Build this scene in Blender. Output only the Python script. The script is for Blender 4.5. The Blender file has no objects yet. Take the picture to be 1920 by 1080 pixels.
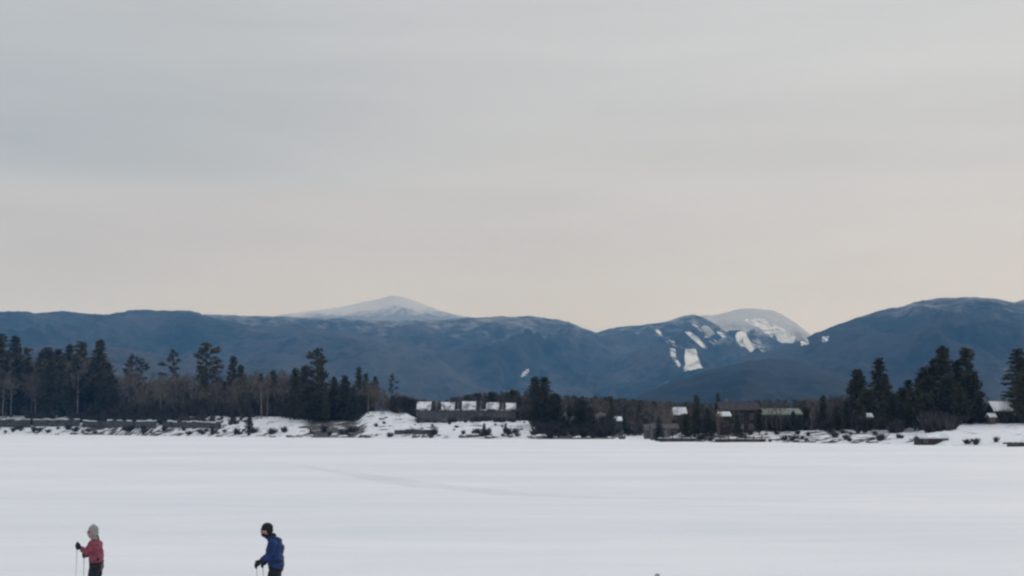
import bpy, bmesh, math, random
import numpy as np
from mathutils import Vector, Matrix, Quaternion, noise
from mathutils.bvhtree import BVHTree

random.seed(7); np.random.seed(7)
S = bpy.context.scene
COL = S.collection
F = 2400.0; CAMZ = 3.5; HOR = 800.0
TH = math.atan((HOR-540.0)/F)

# ---------------------------------------------------------------- camera
cd = bpy.data.cameras.new('camera'); cam = bpy.data.objects.new('camera', cd); COL.objects.link(cam)
cam.location = (0, 0, CAMZ); cam.rotation_euler = (math.pi/2+TH, 0, 0)
cd.sensor_width = 36.0; cd.lens = 36.0*F/1920.0; cd.clip_start = 0.2; cd.clip_end = 80000
S.camera = cam

# ---------------------------------------------------------------- sky, sun, exposure
SUN_EL = math.radians(17); SUN_AZ = math.radians(38)      # azimuth measured from +Y towards +X
W = bpy.data.worlds.new('World'); S.world = W; W.use_nodes = True
nt = W.node_tree; nt.nodes.clear(); N = nt.nodes.new; L = nt.links.new
def mth(op, a, b=None, c=None, tree=None, clamp=False):
    t = tree or next((v.id_data for v in (a, b, c) if isinstance(v, bpy.types.NodeSocket)), nt)
    n = t.nodes.new('ShaderNodeMath'); n.operation = op; n.use_clamp = clamp
    for i, v in enumerate((a, b, c)):
        if v is None: continue
        if isinstance(v, (int, float)): n.inputs[i].default_value = v
        else: t.links.new(v, n.inputs[i])
    return n.outputs[0]
def mix(fac, a, b, tree=None, mode='MIX'):
    t = tree or nt
    n = t.nodes.new('ShaderNodeMix'); n.data_type = 'RGBA'; n.blend_type = mode
    for k, v in ((0, fac), (6, a), (7, b)):
        if isinstance(v, (int, float)): n.inputs[k].default_value = v
        elif isinstance(v, tuple): n.inputs[k].default_value = (v[0], v[1], v[2], 1)
        else: t.links.new(v, n.inputs[k])
    return n.outputs[2]
def sstep(v, a, b, tree=None):
    t = tree or nt
    n = t.nodes.new('ShaderNodeMapRange'); n.interpolation_type = 'SMOOTHSTEP'
    t.links.new(v, n.inputs[0]); n.inputs[1].default_value = a; n.inputs[2].default_value = b
    return n.outputs[0]
def srgb(r, g, b):
    f = lambda c: (c/255/12.92) if c/255 <= 0.04045 else ((c/255+0.055)/1.055)**2.4
    return (f(r), f(g), f(b))
tc = N('ShaderNodeTexCoord'); sx = N('ShaderNodeSeparateXYZ'); L(tc.outputs['Generated'], sx.inputs[0])
X, Y, Z = sx.outputs
sky = N('ShaderNodeTexSky'); sky.sky_type = 'NISHITA'; sky.sun_disc = False
sky.sun_elevation = SUN_EL; sky.sun_rotation = SUN_AZ; sky.air_density = 1.0; sky.dust_density = 2.0
# overcast deck: streaky stratus, greyer and cooler overhead, paler and warmer toward the low sun
mp = N('ShaderNodeMapping'); mp.inputs['Scale'].default_value = (1.2, 1.2, 9.0); L(tc.outputs['Generated'], mp.inputs[0])
n1 = N('ShaderNodeTexNoise'); n1.inputs['Scale'].default_value = 1.6; n1.inputs['Detail'].default_value = 4; n1.inputs['Roughness'].default_value = 0.5; L(mp.outputs[0], n1.inputs[0])
n2 = N('ShaderNodeTexNoise'); n2.inputs['Scale'].default_value = 4.5; n2.inputs['Detail'].default_value = 5; L(mp.outputs[0], n2.inputs[0])
zr = N('ShaderNodeValToRGB'); L(Z, zr.inputs[0])
el = zr.color_ramp.elements
el[0].position = 0.0; el[0].color = (*srgb(212, 212, 215), 1)
el[1].position = 1.0; el[1].color = (0.93, 0.95, 1.0, 1)
for p, c in ((0.06, (211, 212, 215)), (0.10, (211, 212, 214)), (0.15, (208, 208, 211)), (0.20, (204, 205, 207)), (0.30, (203, 205, 207))):
    e = el.new(p); e.color = (*srgb(*c), 1)
e = el.new(0.55); e.color = (0.71, 0.73, 0.775, 1)
# sideways brightening toward the sun's side
sd = mth('MULTIPLY', X, 1.0)
side = sstep(X, -0.55, 0.5)
sidec = mix(side, (0.86, 0.87, 0.885), (1.0, 1.015, 1.03))
base = mix(1.0, zr.outputs[0], sidec, mode='MULTIPLY')
# darker sheet of cloud with a level lower edge, strong on the left and dissolving to the right
edge = mth('ADD', Z, mth('MULTIPLY', mth('SUBTRACT', n2.outputs[0], 0.5), 0.02))
d1 = sstep(edge, 0.172, 0.196)
d2 = mth('SUBTRACT', 1.0, sstep(X, -0.34, 0.02))
d3 = mth('SUBTRACT', 1.0, mth('MULTIPLY', sstep(Z, 0.19, 0.34), 0.6))
deck = mth('MULTIPLY', mth('MULTIPLY', d1, d2), d3)
base = mix(deck, base, mix(1.0, base, (0.84, 0.885, 0.915), mode='MULTIPLY'))
st = mth('ADD', mth('MULTIPLY', mth('SUBTRACT', n1.outputs[0], 0.5), 0.26), mth('MULTIPLY', mth('SUBTRACT', n2.outputs[0], 0.5), 0.14))
stv = mth('ADD', st, 1.0)
cmb = N('ShaderNodeCombineXYZ'); L(mth('MULTIPLY', stv, 1.0), cmb.inputs[0]); L(stv, cmb.inputs[1]); L(stv, cmb.inputs[2])
base = mix(1.0, base, cmb.outputs[0], mode='MULTIPLY')
cloud = mix(1.0, base, (10.0, 10.0, 10.0), mode='MULTIPLY')
fin = mix(0.985, sky.outputs[0], cloud)
bg = N('ShaderNodeBackground'); L(fin, bg.inputs[0]); bg.inputs[1].default_value = 0.1
wo = N('ShaderNodeOutputWorld'); L(bg.outputs[0], wo.inputs[0])

sl = bpy.data.lights.new('sun', 'SUN'); sun = bpy.data.objects.new('sun', sl); COL.objects.link(sun)
sl.energy = 0.55; sl.angle = math.radians(16); sl.color = (1.0, 0.95, 0.88)
sdir = Vector((math.sin(SUN_AZ)*math.cos(SUN_EL), math.cos(SUN_AZ)*math.cos(SUN_EL), math.sin(SUN_EL)))
sun.rotation_euler = sdir.to_track_quat('Z', 'Y').to_euler()
vs = S.view_settings; vs.view_transform = 'Standard'; vs.look = 'None'; vs.exposure = 0.0; vs.gamma = 1.0; vs.use_curve_mapping = False
S.cycles.use_denoising = True
S.cycles.volume_bounces = 1; S.cycles.max_bounces = 6; S.cycles.diffuse_bounces = 3; S.cycles.transparent_max_bounces = 8
S.cycles.pixel_filter_type = 'BLACKMAN_HARRIS'; S.cycles.filter_width = 2.4

# ---------------------------------------------------------------- materials
def mat(name, rough=0.9):
    m = bpy.data.materials.new(name); m.use_nodes = True
    t = m.node_tree; b = t.nodes['Principled BSDF']; b.inputs['Roughness'].default_value = rough
    b.inputs['Specular IOR Level'].default_value = 0.2
    return m, t, b
def noisy(name, c1, c2, scale=1.0, rough=0.9, bump=0.0, bscale=None, stretch=(1, 1, 1), lo=0.35, hi=0.65, detail=5, obj_var=0.0, bdist=0.02):
    m, t, b = mat(name, rough)
    tcn = t.nodes.new('ShaderNodeTexCoord'); mpn = t.nodes.new('ShaderNodeMapping'); mpn.inputs['Scale'].default_value = stretch
    t.links.new(tcn.outputs['Object'], mpn.inputs[0])
    nn = t.nodes.new('ShaderNodeTexNoise'); nn.inputs['Scale'].default_value = scale; nn.inputs['Detail'].default_value = detail
    t.links.new(mpn.outputs[0], nn.inputs[0])
    f = sstep(nn.outputs[0], lo, hi, t)
    c = mix(f, c1, c2, t)
    if obj_var:
        oi = t.nodes.new('ShaderNodeObjectInfo')
        v = mth('ADD', mth('MULTIPLY', oi.outputs['Random'], obj_var*2), 1-obj_var, tree=t)
        cb = t.nodes.new('ShaderNodeCombineXYZ')
        for i in range(3): t.links.new(v, cb.inputs[i])
        c = mix(1.0, c, cb.outputs[0], t, 'MULTIPLY')
    t.links.new(c, b.inputs['Base Color'])
    if bump:
        n3 = t.nodes.new('ShaderNodeTexNoise'); n3.inputs['Scale'].default_value = bscale or scale*3; n3.inputs['Detail'].default_value = 5
        t.links.new(mpn.outputs[0], n3.inputs[0])
        bp = t.nodes.new('ShaderNodeBump'); bp.inputs['Strength'].default_value = bump; bp.inputs['Distance'].default_value = bdist
        t.links.new(n3.outputs[0], bp.inputs['Height']); t.links.new(bp.outputs[0], b.inputs['Normal'])
    return m
M = {}
M['pine'] = noisy('pine needles', (0.046, 0.046, 0.029), (0.080, 0.078, 0.046), 0.25, 0.8, obj_var=0.25)
M['pine_blue'] = noisy('spruce needles', (0.042, 0.045, 0.031), (0.072, 0.074, 0.048), 0.25, 0.8, obj_var=0.25)
M['bark'] = noisy('conifer bark', (0.05, 0.042, 0.036), (0.10, 0.085, 0.075), 1.2, 0.95, 0.5, 8)
M['bark_pale'] = noisy('hardwood bark', (0.10, 0.092, 0.085), (0.21, 0.20, 0.185), 0.8, 0.95, 0.4, 8, obj_var=0.3)
M['twig'] = noisy('bare twigs', (0.090, 0.076, 0.064), (0.16, 0.138, 0.118), 0.5, 0.95, obj_var=0.25)
M['brush'] = noisy('winter brush', (0.040, 0.037, 0.033), (0.082, 0.075, 0.068), 0.4, 0.95, obj_var=0.3)
M['snow_roof'] = noisy('roof snow', (0.58, 0.60, 0.63), (0.84, 0.85, 0.87), 0.45, 0.7, 0.4, 2.0, bdist=0.05, obj_var=0.08)
M['stone'] = noisy('shore stone', (0.08, 0.078, 0.075), (0.20, 0.195, 0.185), 0.8, 0.9, 0.6, 3, obj_var=0.2)
M['dark_siding'] = noisy('dark brown siding', (0.035, 0.026, 0.026), (0.06, 0.045, 0.042), 0.6, 0.8, 0.3, 5, stretch=(1, 1, 6))
M['grey_siding'] = noisy('weathered grey siding', (0.07, 0.07, 0.075), (0.12, 0.117, 0.12), 0.6, 0.85, 0.3, 5, stretch=(1, 1, 6))
M['brown_siding'] = noisy('brown siding', (0.085, 0.062, 0.055), (0.14, 0.105, 0.095), 0.6, 0.85, 0.3, 5, stretch=(1, 1, 6))
M['green_siding'] = noisy('dark green siding', (0.035, 0.05, 0.045), (0.06, 0.075, 0.066), 0.6, 0.85, 0.3, 5, stretch=(1, 1, 6))
M['pale_roof'] = noisy('pale green metal roof', (0.12, 0.145, 0.125), (0.24, 0.265, 0.24), 0.7, 0.6)
M['dark_roof'] = noisy('dark shingle roof', (0.035, 0.03, 0.036), (0.07, 0.06, 0.068), 1.5, 0.9, 0.5, 10)
M['trim'] = noisy('painted trim', (0.13, 0.13, 0.13), (0.22, 0.22, 0.215), 2, 0.6)
M['glass'] = mat('window glass', 0.12)[0]
M['glass'].node_tree.nodes['Principled BSDF'].inputs['Base Color'].default_value = (0.03, 0.035, 0.04, 1)
M['glass'].node_tree.nodes['Principled BSDF'].inputs['Specular IOR Level'].default_value = 0.5
M['timber'] = noisy('weathered dock timber', (0.14, 0.13, 0.12), (0.26, 0.25, 0.235), 1.5, 0.9, 0.4, 6, stretch=(1, 6, 1))
M['concrete'] = noisy('grey stake paint', (0.26, 0.28, 0.31), (0.36, 0.38, 0.42), 8, 0.7, 0.3, 60, bdist=0.004)

# lake and bank snow
def snow_mat(name, a, b_, streak, bump, land=False):
    m, t, b = mat(name, 0.65)
    tcn = t.nodes.new('ShaderNodeTexCoord')
    def nz(scale, st, det=5):
        mpn = t.nodes.new('ShaderNodeMapping'); mpn.inputs['Scale'].default_value = st; t.links.new(tcn.outputs['Object'], mpn.inputs[0])
        n = t.nodes.new('ShaderNodeTexNoise'); n.inputs['Scale'].default_value = scale; n.inputs['Detail'].default_value = det
        t.links.new(mpn.outputs[0], n.inputs[0]); return n.outputs[0]
    big = sstep(nz(0.03, (0.5, 1.6, 1), 5), 0.40, 0.60, t)
    fine = sstep(nz(0.5, streak, 6), 0.38, 0.62, t)
    f = mth('ADD', mth('MULTIPLY', big, 0.6), mth('MULTIPLY', fine, 0.4), tree=t)
    c = mix(f, a, b_, t)
    t.links.new(c, b.inputs['Base Color'])
    h = mth('ADD', mth('MULTIPLY', nz(0.35, streak, 6), 1.0), mth('MULTIPLY', nz(4.0, (1, 1, 1), 4), 0.12), tree=t)
    bp = t.nodes.new('ShaderNodeBump'); bp.inputs['Strength'].default_value = 1.0; bp.inputs['Distance'].default_value = bump
    t.links.new(h, bp.inputs['Height']); t.links.new(bp.outputs[0], b.inputs['Normal'])
    b.inputs['Specular IOR Level'].default_value = 0.15
    return m
M['snow'] = snow_mat('lake snow', (0.775, 0.795, 0.825), (0.865, 0.87, 0.885), (0.22, 0.8, 1), 0.18)
M['packed'] = snow_mat('packed trail snow', (0.70, 0.72, 0.745), (0.81, 0.82, 0.84), (1.0, 1.0, 1), 0.10)
M['bank_snow'] = snow_mat('bank snow', (0.70, 0.72, 0.76), (0.84, 0.85, 0.87), (1, 1, 1), 0.25)

# forested valley floor: snow between dark brush
def land_mat():
    m, t, b = mat('snowy ground with brush', 0.85)
    tcn = t.nodes.new('ShaderNodeTexCoord')
    n = t.nodes.new('ShaderNodeTexNoise'); n.inputs['Scale'].default_value = 0.22; n.inputs['Detail'].default_value = 8; n.inputs['Roughness'].default_value = 0.65
    t.links.new(tcn.outputs['Object'], n.inputs[0])
    at = t.nodes.new('ShaderNodeAttribute'); at.attribute_name = 'wooded'
    thr = mth('SUBTRACT', mth('ADD', n.outputs[0], mth('MULTIPLY', at.outputs['Fac'], 0.5, tree=t), tree=t), 0.5, tree=t)
    f = sstep(thr, 0.13, 0.24, t)
    n2_ = t.nodes.new('ShaderNodeTexNoise'); n2_.inputs['Scale'].default_value = 1.2; t.links.new(tcn.outputs['Object'], n2_.inputs[0])
    sn = mix(n2_.outputs[0], (0.74, 0.76, 0.80), (0.84, 0.85, 0.87), t)
    br = mix(n2_.outputs[0], (0.045, 0.043, 0.041), (0.11, 0.105, 0.10), t)
    t.links.new(mix(f, sn, br, t), b.inputs['Base Color'])
    bp = t.nodes.new('ShaderNodeBump'); bp.inputs['Strength'].default_value = 1.0; bp.inputs['Distance'].default_value = 0.5
    t.links.new(n.outputs[0], bp.inputs['Height']); t.links.new(bp.outputs[0], b.inputs['Normal'])
    return m
M['land'] = land_mat()

def mountain_mat(name, z0, z1, hard=(0.082, 0.088, 0.104), con=(0.014, 0.024, 0.032), snowmax=0.55, cover=0.5, s=1.0):  # wood colours lean blue, carrying part of the haze tint
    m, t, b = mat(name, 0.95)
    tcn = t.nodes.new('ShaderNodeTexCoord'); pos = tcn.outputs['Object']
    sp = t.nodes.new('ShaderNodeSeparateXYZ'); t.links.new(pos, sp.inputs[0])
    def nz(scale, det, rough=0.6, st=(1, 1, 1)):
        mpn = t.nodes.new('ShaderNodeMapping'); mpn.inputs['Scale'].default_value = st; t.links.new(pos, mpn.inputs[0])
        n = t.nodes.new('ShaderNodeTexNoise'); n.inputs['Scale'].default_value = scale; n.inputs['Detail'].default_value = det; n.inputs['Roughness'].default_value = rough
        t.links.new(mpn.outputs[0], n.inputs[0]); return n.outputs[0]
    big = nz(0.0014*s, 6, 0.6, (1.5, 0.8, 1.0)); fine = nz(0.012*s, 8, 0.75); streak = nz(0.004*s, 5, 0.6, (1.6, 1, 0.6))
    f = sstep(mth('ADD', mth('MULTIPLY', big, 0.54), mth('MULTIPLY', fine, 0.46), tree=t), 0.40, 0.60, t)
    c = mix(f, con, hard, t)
    # snow lying between thin high woods
    h = t.nodes.new('ShaderNodeMapRange'); t.links.new(sp.outputs[2], h.inputs[0]); h.inputs[1].default_value = z0; h.inputs[2].default_value = z1
    q = mth('ADD', mth('MULTIPLY', h.outputs[0], cover, tree=t), mth('ADD', mth('MULTIPLY', mth('SUBTRACT', streak, 0.5, tree=t), 1.1, tree=t), mth('MULTIPLY', mth('SUBTRACT', fine, 0.5, tree=t), 0.9, tree=t), tree=t), tree=t)
    sf = mth('MULTIPLY', sstep(q, 0.18, 0.75, t), snowmax, tree=t)
    c = mix(sf, c, (0.78, 0.80, 0.84), t)
    t.links.new(c, b.inputs['Base Color'])
    bp = t.nodes.new('ShaderNodeBump'); bp.inputs['Strength'].default_value = 0.8; bp.inputs['Distance'].default_value = 45
    t.links.new(fine, bp.inputs['Height']); t.links.new(bp.outputs[0], b.inputs['Normal'])
    return m

# ---------------------------------------------------------------- helpers
def ray(px, py):
    u = (px-960)/F; v = (540-py)/F
    return Vector((u, math.cos(TH)-v*math.sin(TH), math.sin(TH)+v*math.cos(TH)))
def at(px, py, d):                      # point seen at (px,py) at ground distance d (along +Y)
    r = ray(px, py); r *= d/r.y
    return Vector((r.x, r.y, r.z+CAMZ))
def px_of(x, y): return 960 + F*x/max(y, 1e-3)*math.cos(TH)
def x_of(px, y): return (px-960)/F*y/math.cos(TH)
def sm(t):
    t = np.clip(t, 0, 1); return t*t*(3-2*t)
def fbm(x, y, z=0.0, o=5):
    return noise.fractal(Vector((x, y, z)), 1.0, 2.0, o)
def tag(o, label=None, cat=None, group=None, kind=None):
    if label: o['label'] = label
    if cat: o['category'] = cat
    if group: o['group'] = group
    if kind: o['kind'] = kind
    return o
def mesh(name, V, Fc, m=None, smooth=False):
    me = bpy.data.meshes.new(name)
    V = np.asarray(V, dtype=np.float32)
    if isinstance(Fc, np.ndarray):
        k = Fc.shape[1]; n = Fc.shape[0]
        me.vertices.add(len(V)); me.vertices.foreach_set('co', V.ravel())
        me.loops.add(n*k); me.loops.foreach_set('vertex_index', Fc.astype(np.int32).ravel())
        me.polygons.add(n); me.polygons.foreach_set('loop_start', np.arange(0, n*k, k, dtype=np.int32))
        me.update(calc_edges=True); me.validate()
    else:
        me.from_pydata([tuple(map(float, v)) for v in V], [], Fc); me.update()
    if m: me.materials.append(m)
    if smooth: me.polygons.foreach_set('use_smooth', [True]*len(me.polygons))
    return me
def obj(name, me, parent=None, loc=None):
    o = bpy.data.objects.new(name, me); COL.objects.link(o)
    if parent: o.parent = parent
    if loc is not None: o.location = loc
    return o
def empty(name, loc, rz=0.0):
    o = bpy.data.objects.new(name, None); COL.objects.link(o); o.location = loc; o.rotation_euler = (0, 0, rz); o.empty_display_size = 0.5
    return o
def grid_faces(nr, nc):
    i = np.arange(nr-1)[:, None]*nc+np.arange(nc-1)[None, :]
    return np.stack([i, i+1, i+nc+1, i+nc], -1).reshape(-1, 4)
def copy_tree(o, parent=None):
    c = o.copy(); COL.objects.link(c); c.parent = parent
    for ch in list(o.children): copy_tree(ch, c)
    return c
class MB:
    def __init__(s): s.v = []; s.f = []
    def box(s, x0, x1, y0, y1, z0, z1, rot=None):
        b = len(s.v)
        for z in (z0, z1):
            for (x, y) in ((x0, y0), (x1, y0), (x1, y1), (x0, y1)):
                p = Vector((x, y, z)); s.v.append(rot @ p if rot else p)
        s.f += [(b, b+3, b+2, b+1), (b+4, b+5, b+6, b+7), (b, b+1, b+5, b+4), (b+1, b+2, b+6, b+5), (b+2, b+3, b+7, b+6), (b+3, b, b+4, b+7)]
    def tube(s, pts, rads, n=6, cap=True):
        b = len(s.v); pts = [Vector(p) for p in pts]
        for i, p in enumerate(pts):
            d = (pts[min(i+1, len(pts)-1)]-pts[max(i-1, 0)]).normalized()
            a = d.cross(Vector((0, 0, 1)) if abs(d.z) < 0.95 else Vector((1, 0, 0))).normalized(); c = d.cross(a)
            for k in range(n):
                t = 2*math.pi*k/n; s.v.append(p+(a*math.cos(t)+c*math.sin(t))*rads[i])
        for i in range(len(pts)-1):
            for k in range(n):
                k2 = (k+1) % n; s.f.append((b+i*n+k, b+i*n+k2, b+(i+1)*n+k2, b+(i+1)*n+k))
        if cap:
            s.f.append(tuple(b+k for k in range(n))[::-1]); e = b+(len(pts)-1)*n; s.f.append(tuple(e+k for k in range(n)))
    def poly(s, pts, faces):
        b = len(s.v); s.v += [Vector(p) for p in pts]; s.f += [tuple(b+i for i in f) for f in faces]
    def build(s, name, m, parent=None, smooth=False):
        return obj(name, mesh(name, s.v, s.f, m, smooth), parent)

# ---------------------------------------------------------------- lake
SH = [(-900, 812), (0, 814), (200, 815), (300, 817), (460, 819), (700, 821), (960, 822), (1100, 823), (1146, 822.5), (1160, 818), (1172, 812.5), (1186, 811),
      (1212, 812), (1222, 816), (1232, 824), (1300, 828), (1500, 829.5), (1640, 831), (1700, 832), (1760, 835), (1920, 836.5), (2200, 840), (2800, 850)]
SHX = np.array([p[0] for p in SH], float); SHD = np.array([F*CAMZ/(p[1]-HOR) for p in SH])*0.995
def shore(px): return np.interp(px, SHX, SHD)
def lake_h(x, y): return 0.07*fbm(x*0.035, y*0.11, 0, 4)+0.03*fbm(x*0.12, y*0.8, 3, 4)
def lake():
    ys = np.concatenate([[-400, -150, -40, 0], np.geomspace(8, 740, 300)])
    ks = np.concatenate([[-1.9, -1.2, -0.9], np.linspace(-0.62, 0.62, 330), [0.9, 1.2, 1.9]])
    V = []
    for y in ys:
        sc = max(y, 45)
        for k in ks:
            x = k*sc*(1.0 if y > 0 else 6)
            h = 0.0
            if y > 5:
                h = lake_h(x, y)
                h *= 1+1.2*float(sm((y-150)/150))
            V.append((x, y, h-0.02))
    return mesh('frozen_lake', V, grid_faces(len(ys), len(ks)), M['snow'], True)
tag(obj('frozen_lake', lake()), kind='structure')

# ski track crossing the lake: a shallow packed trail with low shoulders
def trail(name, pts, w, m, lift=0.02):
    P = [at(px, py, F*CAMZ/(py-HOR)*0.995) for px, py in pts]
    # resample
    Q = []
    for a, b in zip(P[:-1], P[1:]):
        for i in range(26): Q.append(a.lerp(b, i/26))
    Q.append(P[-1]); V = []
    prof = [(-1.6, -0.16), (-0.9, 0.0), (-0.5, 0.002), (0.0, 0.004), (0.5, 0.002), (0.9, 0.0), (1.6, -0.16)]
    for i, q in enumerate(Q):
        d = (Q[min(i+1, len(Q)-1)]-Q[max(i-1, 0)]); d.z = 0; d.normalize(); n = Vector((-d.y, d.x, 0))
        u_ = i/(len(Q)-1); ww = w*(1+0.35*fbm(q.x*0.08, q.y*0.08, 9))*(0.12+0.88*math.sin(math.pi*min(1, u_*1.15+.02)) if u_ < .85 else 0.32-(u_-.85)*1.6); off = 0.9*fbm(q.x*0.03, q.y*0.03, 4)
        for s_, h_ in prof:
            x = q.x+n.x*(s_*ww+off); y = q.y+n.y*(s_*ww+off)
            base_ = lake_h(x, y)*(1+1.2*float(sm((y-150)/150)))-0.02
            V.append((x, y, base_+lift+h_*0.5+0.006*fbm(x*0.7, y*0.7, 5, 2)))
    return tag(obj(name, mesh(name, V, grid_faces(len(Q), len(prof)), m, True)), kind='structure')
trail('snow_path', [(560, 872), (640, 884), (710, 893), (760, 903), (800, 908.5), (860, 913), (950, 923), (1100, 929), (1300, 932), (1500, 934)], 1.5, M['packed'])

# ---------------------------------------------------------------- shore land
#        px    z@8  z@22  z@60  z@300  wooded(0..1)
LT = [(-900, 2.0, 6.0, 9.0, 15, 1.0), (0, 1.8, 5.2, 9.2, 15, .12), (160, 1.8, 5.2, 9.2, 15, .35), (200, 1.8, 4.8, 8.2, 15, .5), (300, 1.5, 4.6, 8.2, 14, .36), (430, 1.5, 3.8, 7.6, 13, .26), (560, 1.3, 3.4, 7.2, 13, .16),
      (600, 1.3, 3.0, 6.2, 13, .6), (675, 1.3, 3.0, 6.4, 12, .5), (690, 1.5, 4.0, 8.8, 12, .2), (765, 1.5, 4.0, 8.6, 12, .18), (785, 1.5, 3.4, 6.4, 11, .2), (1000, 1.5, 3.4, 6.0, 11, .2),
      (1020, 1.0, 2.4, 4.6, 11, .9), (1140, .6, 1.6, 4.2, 11, .8), (1180, .4, 1.0, 3.0, 9, .5), (1220, .6, 1.3, 3.0, 9, .3), (1330, 1.0, 1.7, 3.2, 9, .45), (1500, 1.0, 1.8, 3.4, 9, .35),
      (1700, 1.0, 1.9, 3.4, 9, .25), (1780, .9, 2.2, 3.9, 9, .12), (1900, .9, 2.3, 4.2, 9, .15), (2100, .9, 2.3, 4.5, 10, .6), (2800, .9, 2.3, 5, 12, .9)]
LTX = np.array([r[0] for r in LT], float); LTV = np.array([r[1:] for r in LT], float)
SS = np.array([-40, -6, 0, 8, 22, 60, 300, 1500, 9000], float)
def land_z(px, d):
    s = d-shore(px)
    c = [np.interp(px, LTX, LTV[:, i]) for i in range(4)]
    zz = np.interp(s, SS, [-0.7, -0.4, 0.0, c[0], c[1], c[2], c[3], 16, 30])
    a = max(0.0, min(1.0, (s-2)/25))
    x = x_of(px, d)
    return zz + a*(0.8*fbm(x*0.03, d*0.03, 1, 4)+0.25*fbm(x*0.2, d*0.2, 2, 3)) + max(0, min(1, s/2))*0.15*fbm(x*0.5, d*0.5, 6, 2)
def land():
    pxs = np.concatenate([np.arange(-900, -100, 20), np.arange(-100, 2050, 3.0), np.arange(2050, 2820, 20)])
    ss = np.array([-40, -6, -1.5, 0, 1, 2, 3.5, 5, 7, 9, 12, 15, 18, 22, 27, 33, 40, 48, 57, 68, 82, 100, 130, 170, 220, 300, 420, 600, 900, 1400, 2200, 3500, 5500, 9000])
    V = np.zeros((len(ss), len(pxs), 3), np.float32); wd = np.zeros((len(ss), len(pxs)), np.float32)
    for j, px in enumerate(pxs):
        D = shore(px)
        for i, s_ in enumerate(ss):
            d = D+s_
            V[i, j] = (x_of(px, d), d, land_z(px, d))
            w = np.interp(px, LTX, LTV[:, 4]); far = min(1, max(0, (s_-70)/60))
            wd[i, j] = w+(1-w)*far
    me = mesh('shore_land', V.reshape(-1, 3), grid_faces(len(ss), len(pxs)), M['land'], True)
    a = me.attributes.new('wooded', 'FLOAT', 'POINT'); a.data.foreach_set('value', wd.ravel())
    return me
tag(obj('ground', land()), kind='structure')

# ---------------------------------------------------------------- mountains
def mountain(name, crest, D, m, foot=0.58, spur=0.16, sc=1.0, seed=0, rough=1.0, px0=-700, px1=2500, step=5, back=1.35, label=None, p=1.25):
    cx = np.array([c[0] for c in crest], float); cy = np.array([c[1] for c in crest], float)
    pxs = np.arange(px0, px1+1, step)
    ts = np.concatenate([np.linspace(0, 0.95, 48), np.linspace(0.96, 1.0, 6), 1+np.array([0.02, 0.06, 0.12, 0.25, 0.5, 0.75, 1.0])])
    V = []
    for t in ts:
        for px in pxs:
            yy = float(np.interp(px, cx, cy)) + rough*(1.6*fbm(px*0.02, seed, 0, 4)+0.7*fbm(px*0.13, seed, 2, 4))
            wob = 1+0.05*fbm(px*0.004, seed+5, 0, 2)
            if t <= 1: d = D*wob*(foot+(1-foot)*t)
            else: d = D*wob*(1+(back-1)*(t-1))
            zc = (HOR-yy)/F*D*wob
            if zc < 0: zc = 0
            x = x_of(px, d)
            if t <= 1:
                q = fbm(x*0.0011*sc+seed, d*0.0006*sc, seed, 5)
                rdg = 1-abs(q)*2.2
                g = t**p
                z = zc*(g + spur*math.sin(math.pi*min(1, t*1.0))*(rdg-0.45)*1.0 + 0.05*t*(1-t)*4*fbm(x*0.004, d*0.004, seed, 3))
                # never taller in view than the crest line
                z = min(z, zc*d/(D*wob)*0.998 if t < 0.999 else zc)
            else:
                z = zc*(1-0.75*sm(t-1)-0.25*(t-1))
            V.append((x, d, max(z-0.6, -0.7) if t > 0 else -0.7))
    me = mesh(name, V, grid_faces(len(ts), len(pxs)), m, True)
    o = tag(obj(name, me), label=label, kind='structure')
    return o
def bvh_of(o):
    me = o.data
    return BVHTree.FromPolygons([v.co.copy() for v in me.vertices], [tuple(p.vertices) for p in me.polygons])

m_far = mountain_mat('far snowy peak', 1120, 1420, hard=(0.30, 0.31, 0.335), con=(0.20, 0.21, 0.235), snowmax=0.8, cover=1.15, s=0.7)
m_ridge = mountain_mat('long wooded ridge', 430, 740, snowmax=0.42, cover=0.50)
m_ski = mountain_mat('ski mountain woods', 480, 900, snowmax=0.62, cover=0.62, s=1.2)
m_right = mountain_mat('right wooded mountain', 440, 640, snowmax=0.42, cover=0.52, hard=(0.056, 0.060, 0.072), s=1.2)
m_front = mountain_mat('near wooded hill', 900, 1500, snowmax=0.1, cover=0.2, hard=(0.020, 0.024, 0.032), con=(0.006, 0.012, 0.018), s=1.6)

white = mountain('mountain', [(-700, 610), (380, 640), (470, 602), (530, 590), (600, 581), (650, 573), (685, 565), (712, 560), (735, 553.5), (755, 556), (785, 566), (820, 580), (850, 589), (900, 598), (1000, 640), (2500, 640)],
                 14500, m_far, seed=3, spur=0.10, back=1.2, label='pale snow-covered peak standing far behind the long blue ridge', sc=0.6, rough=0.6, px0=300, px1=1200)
ridge = mountain('mountain', [(-700, 640), (200, 610), (340, 596), (385, 588), (420, 590), (500, 592), (560, 594), (640, 597), (720, 601), (800, 600), (860, 597), (930, 593), (1000, 592), (1040, 597), (1065, 603), (1090, 613), (1118, 624), (1160, 640), (1220, 660), (1400, 700), (2500, 700)],
                8200, m_ridge, seed=11, spur=0.34, rough=1.5, label='long wooded ridge with a pale snowy crest ending at the notch', px1=1700)
m_fore = mountain_mat('forward ridge woods', 520, 900, snowmax=0.25, cover=0.3, s=1.1)
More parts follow.
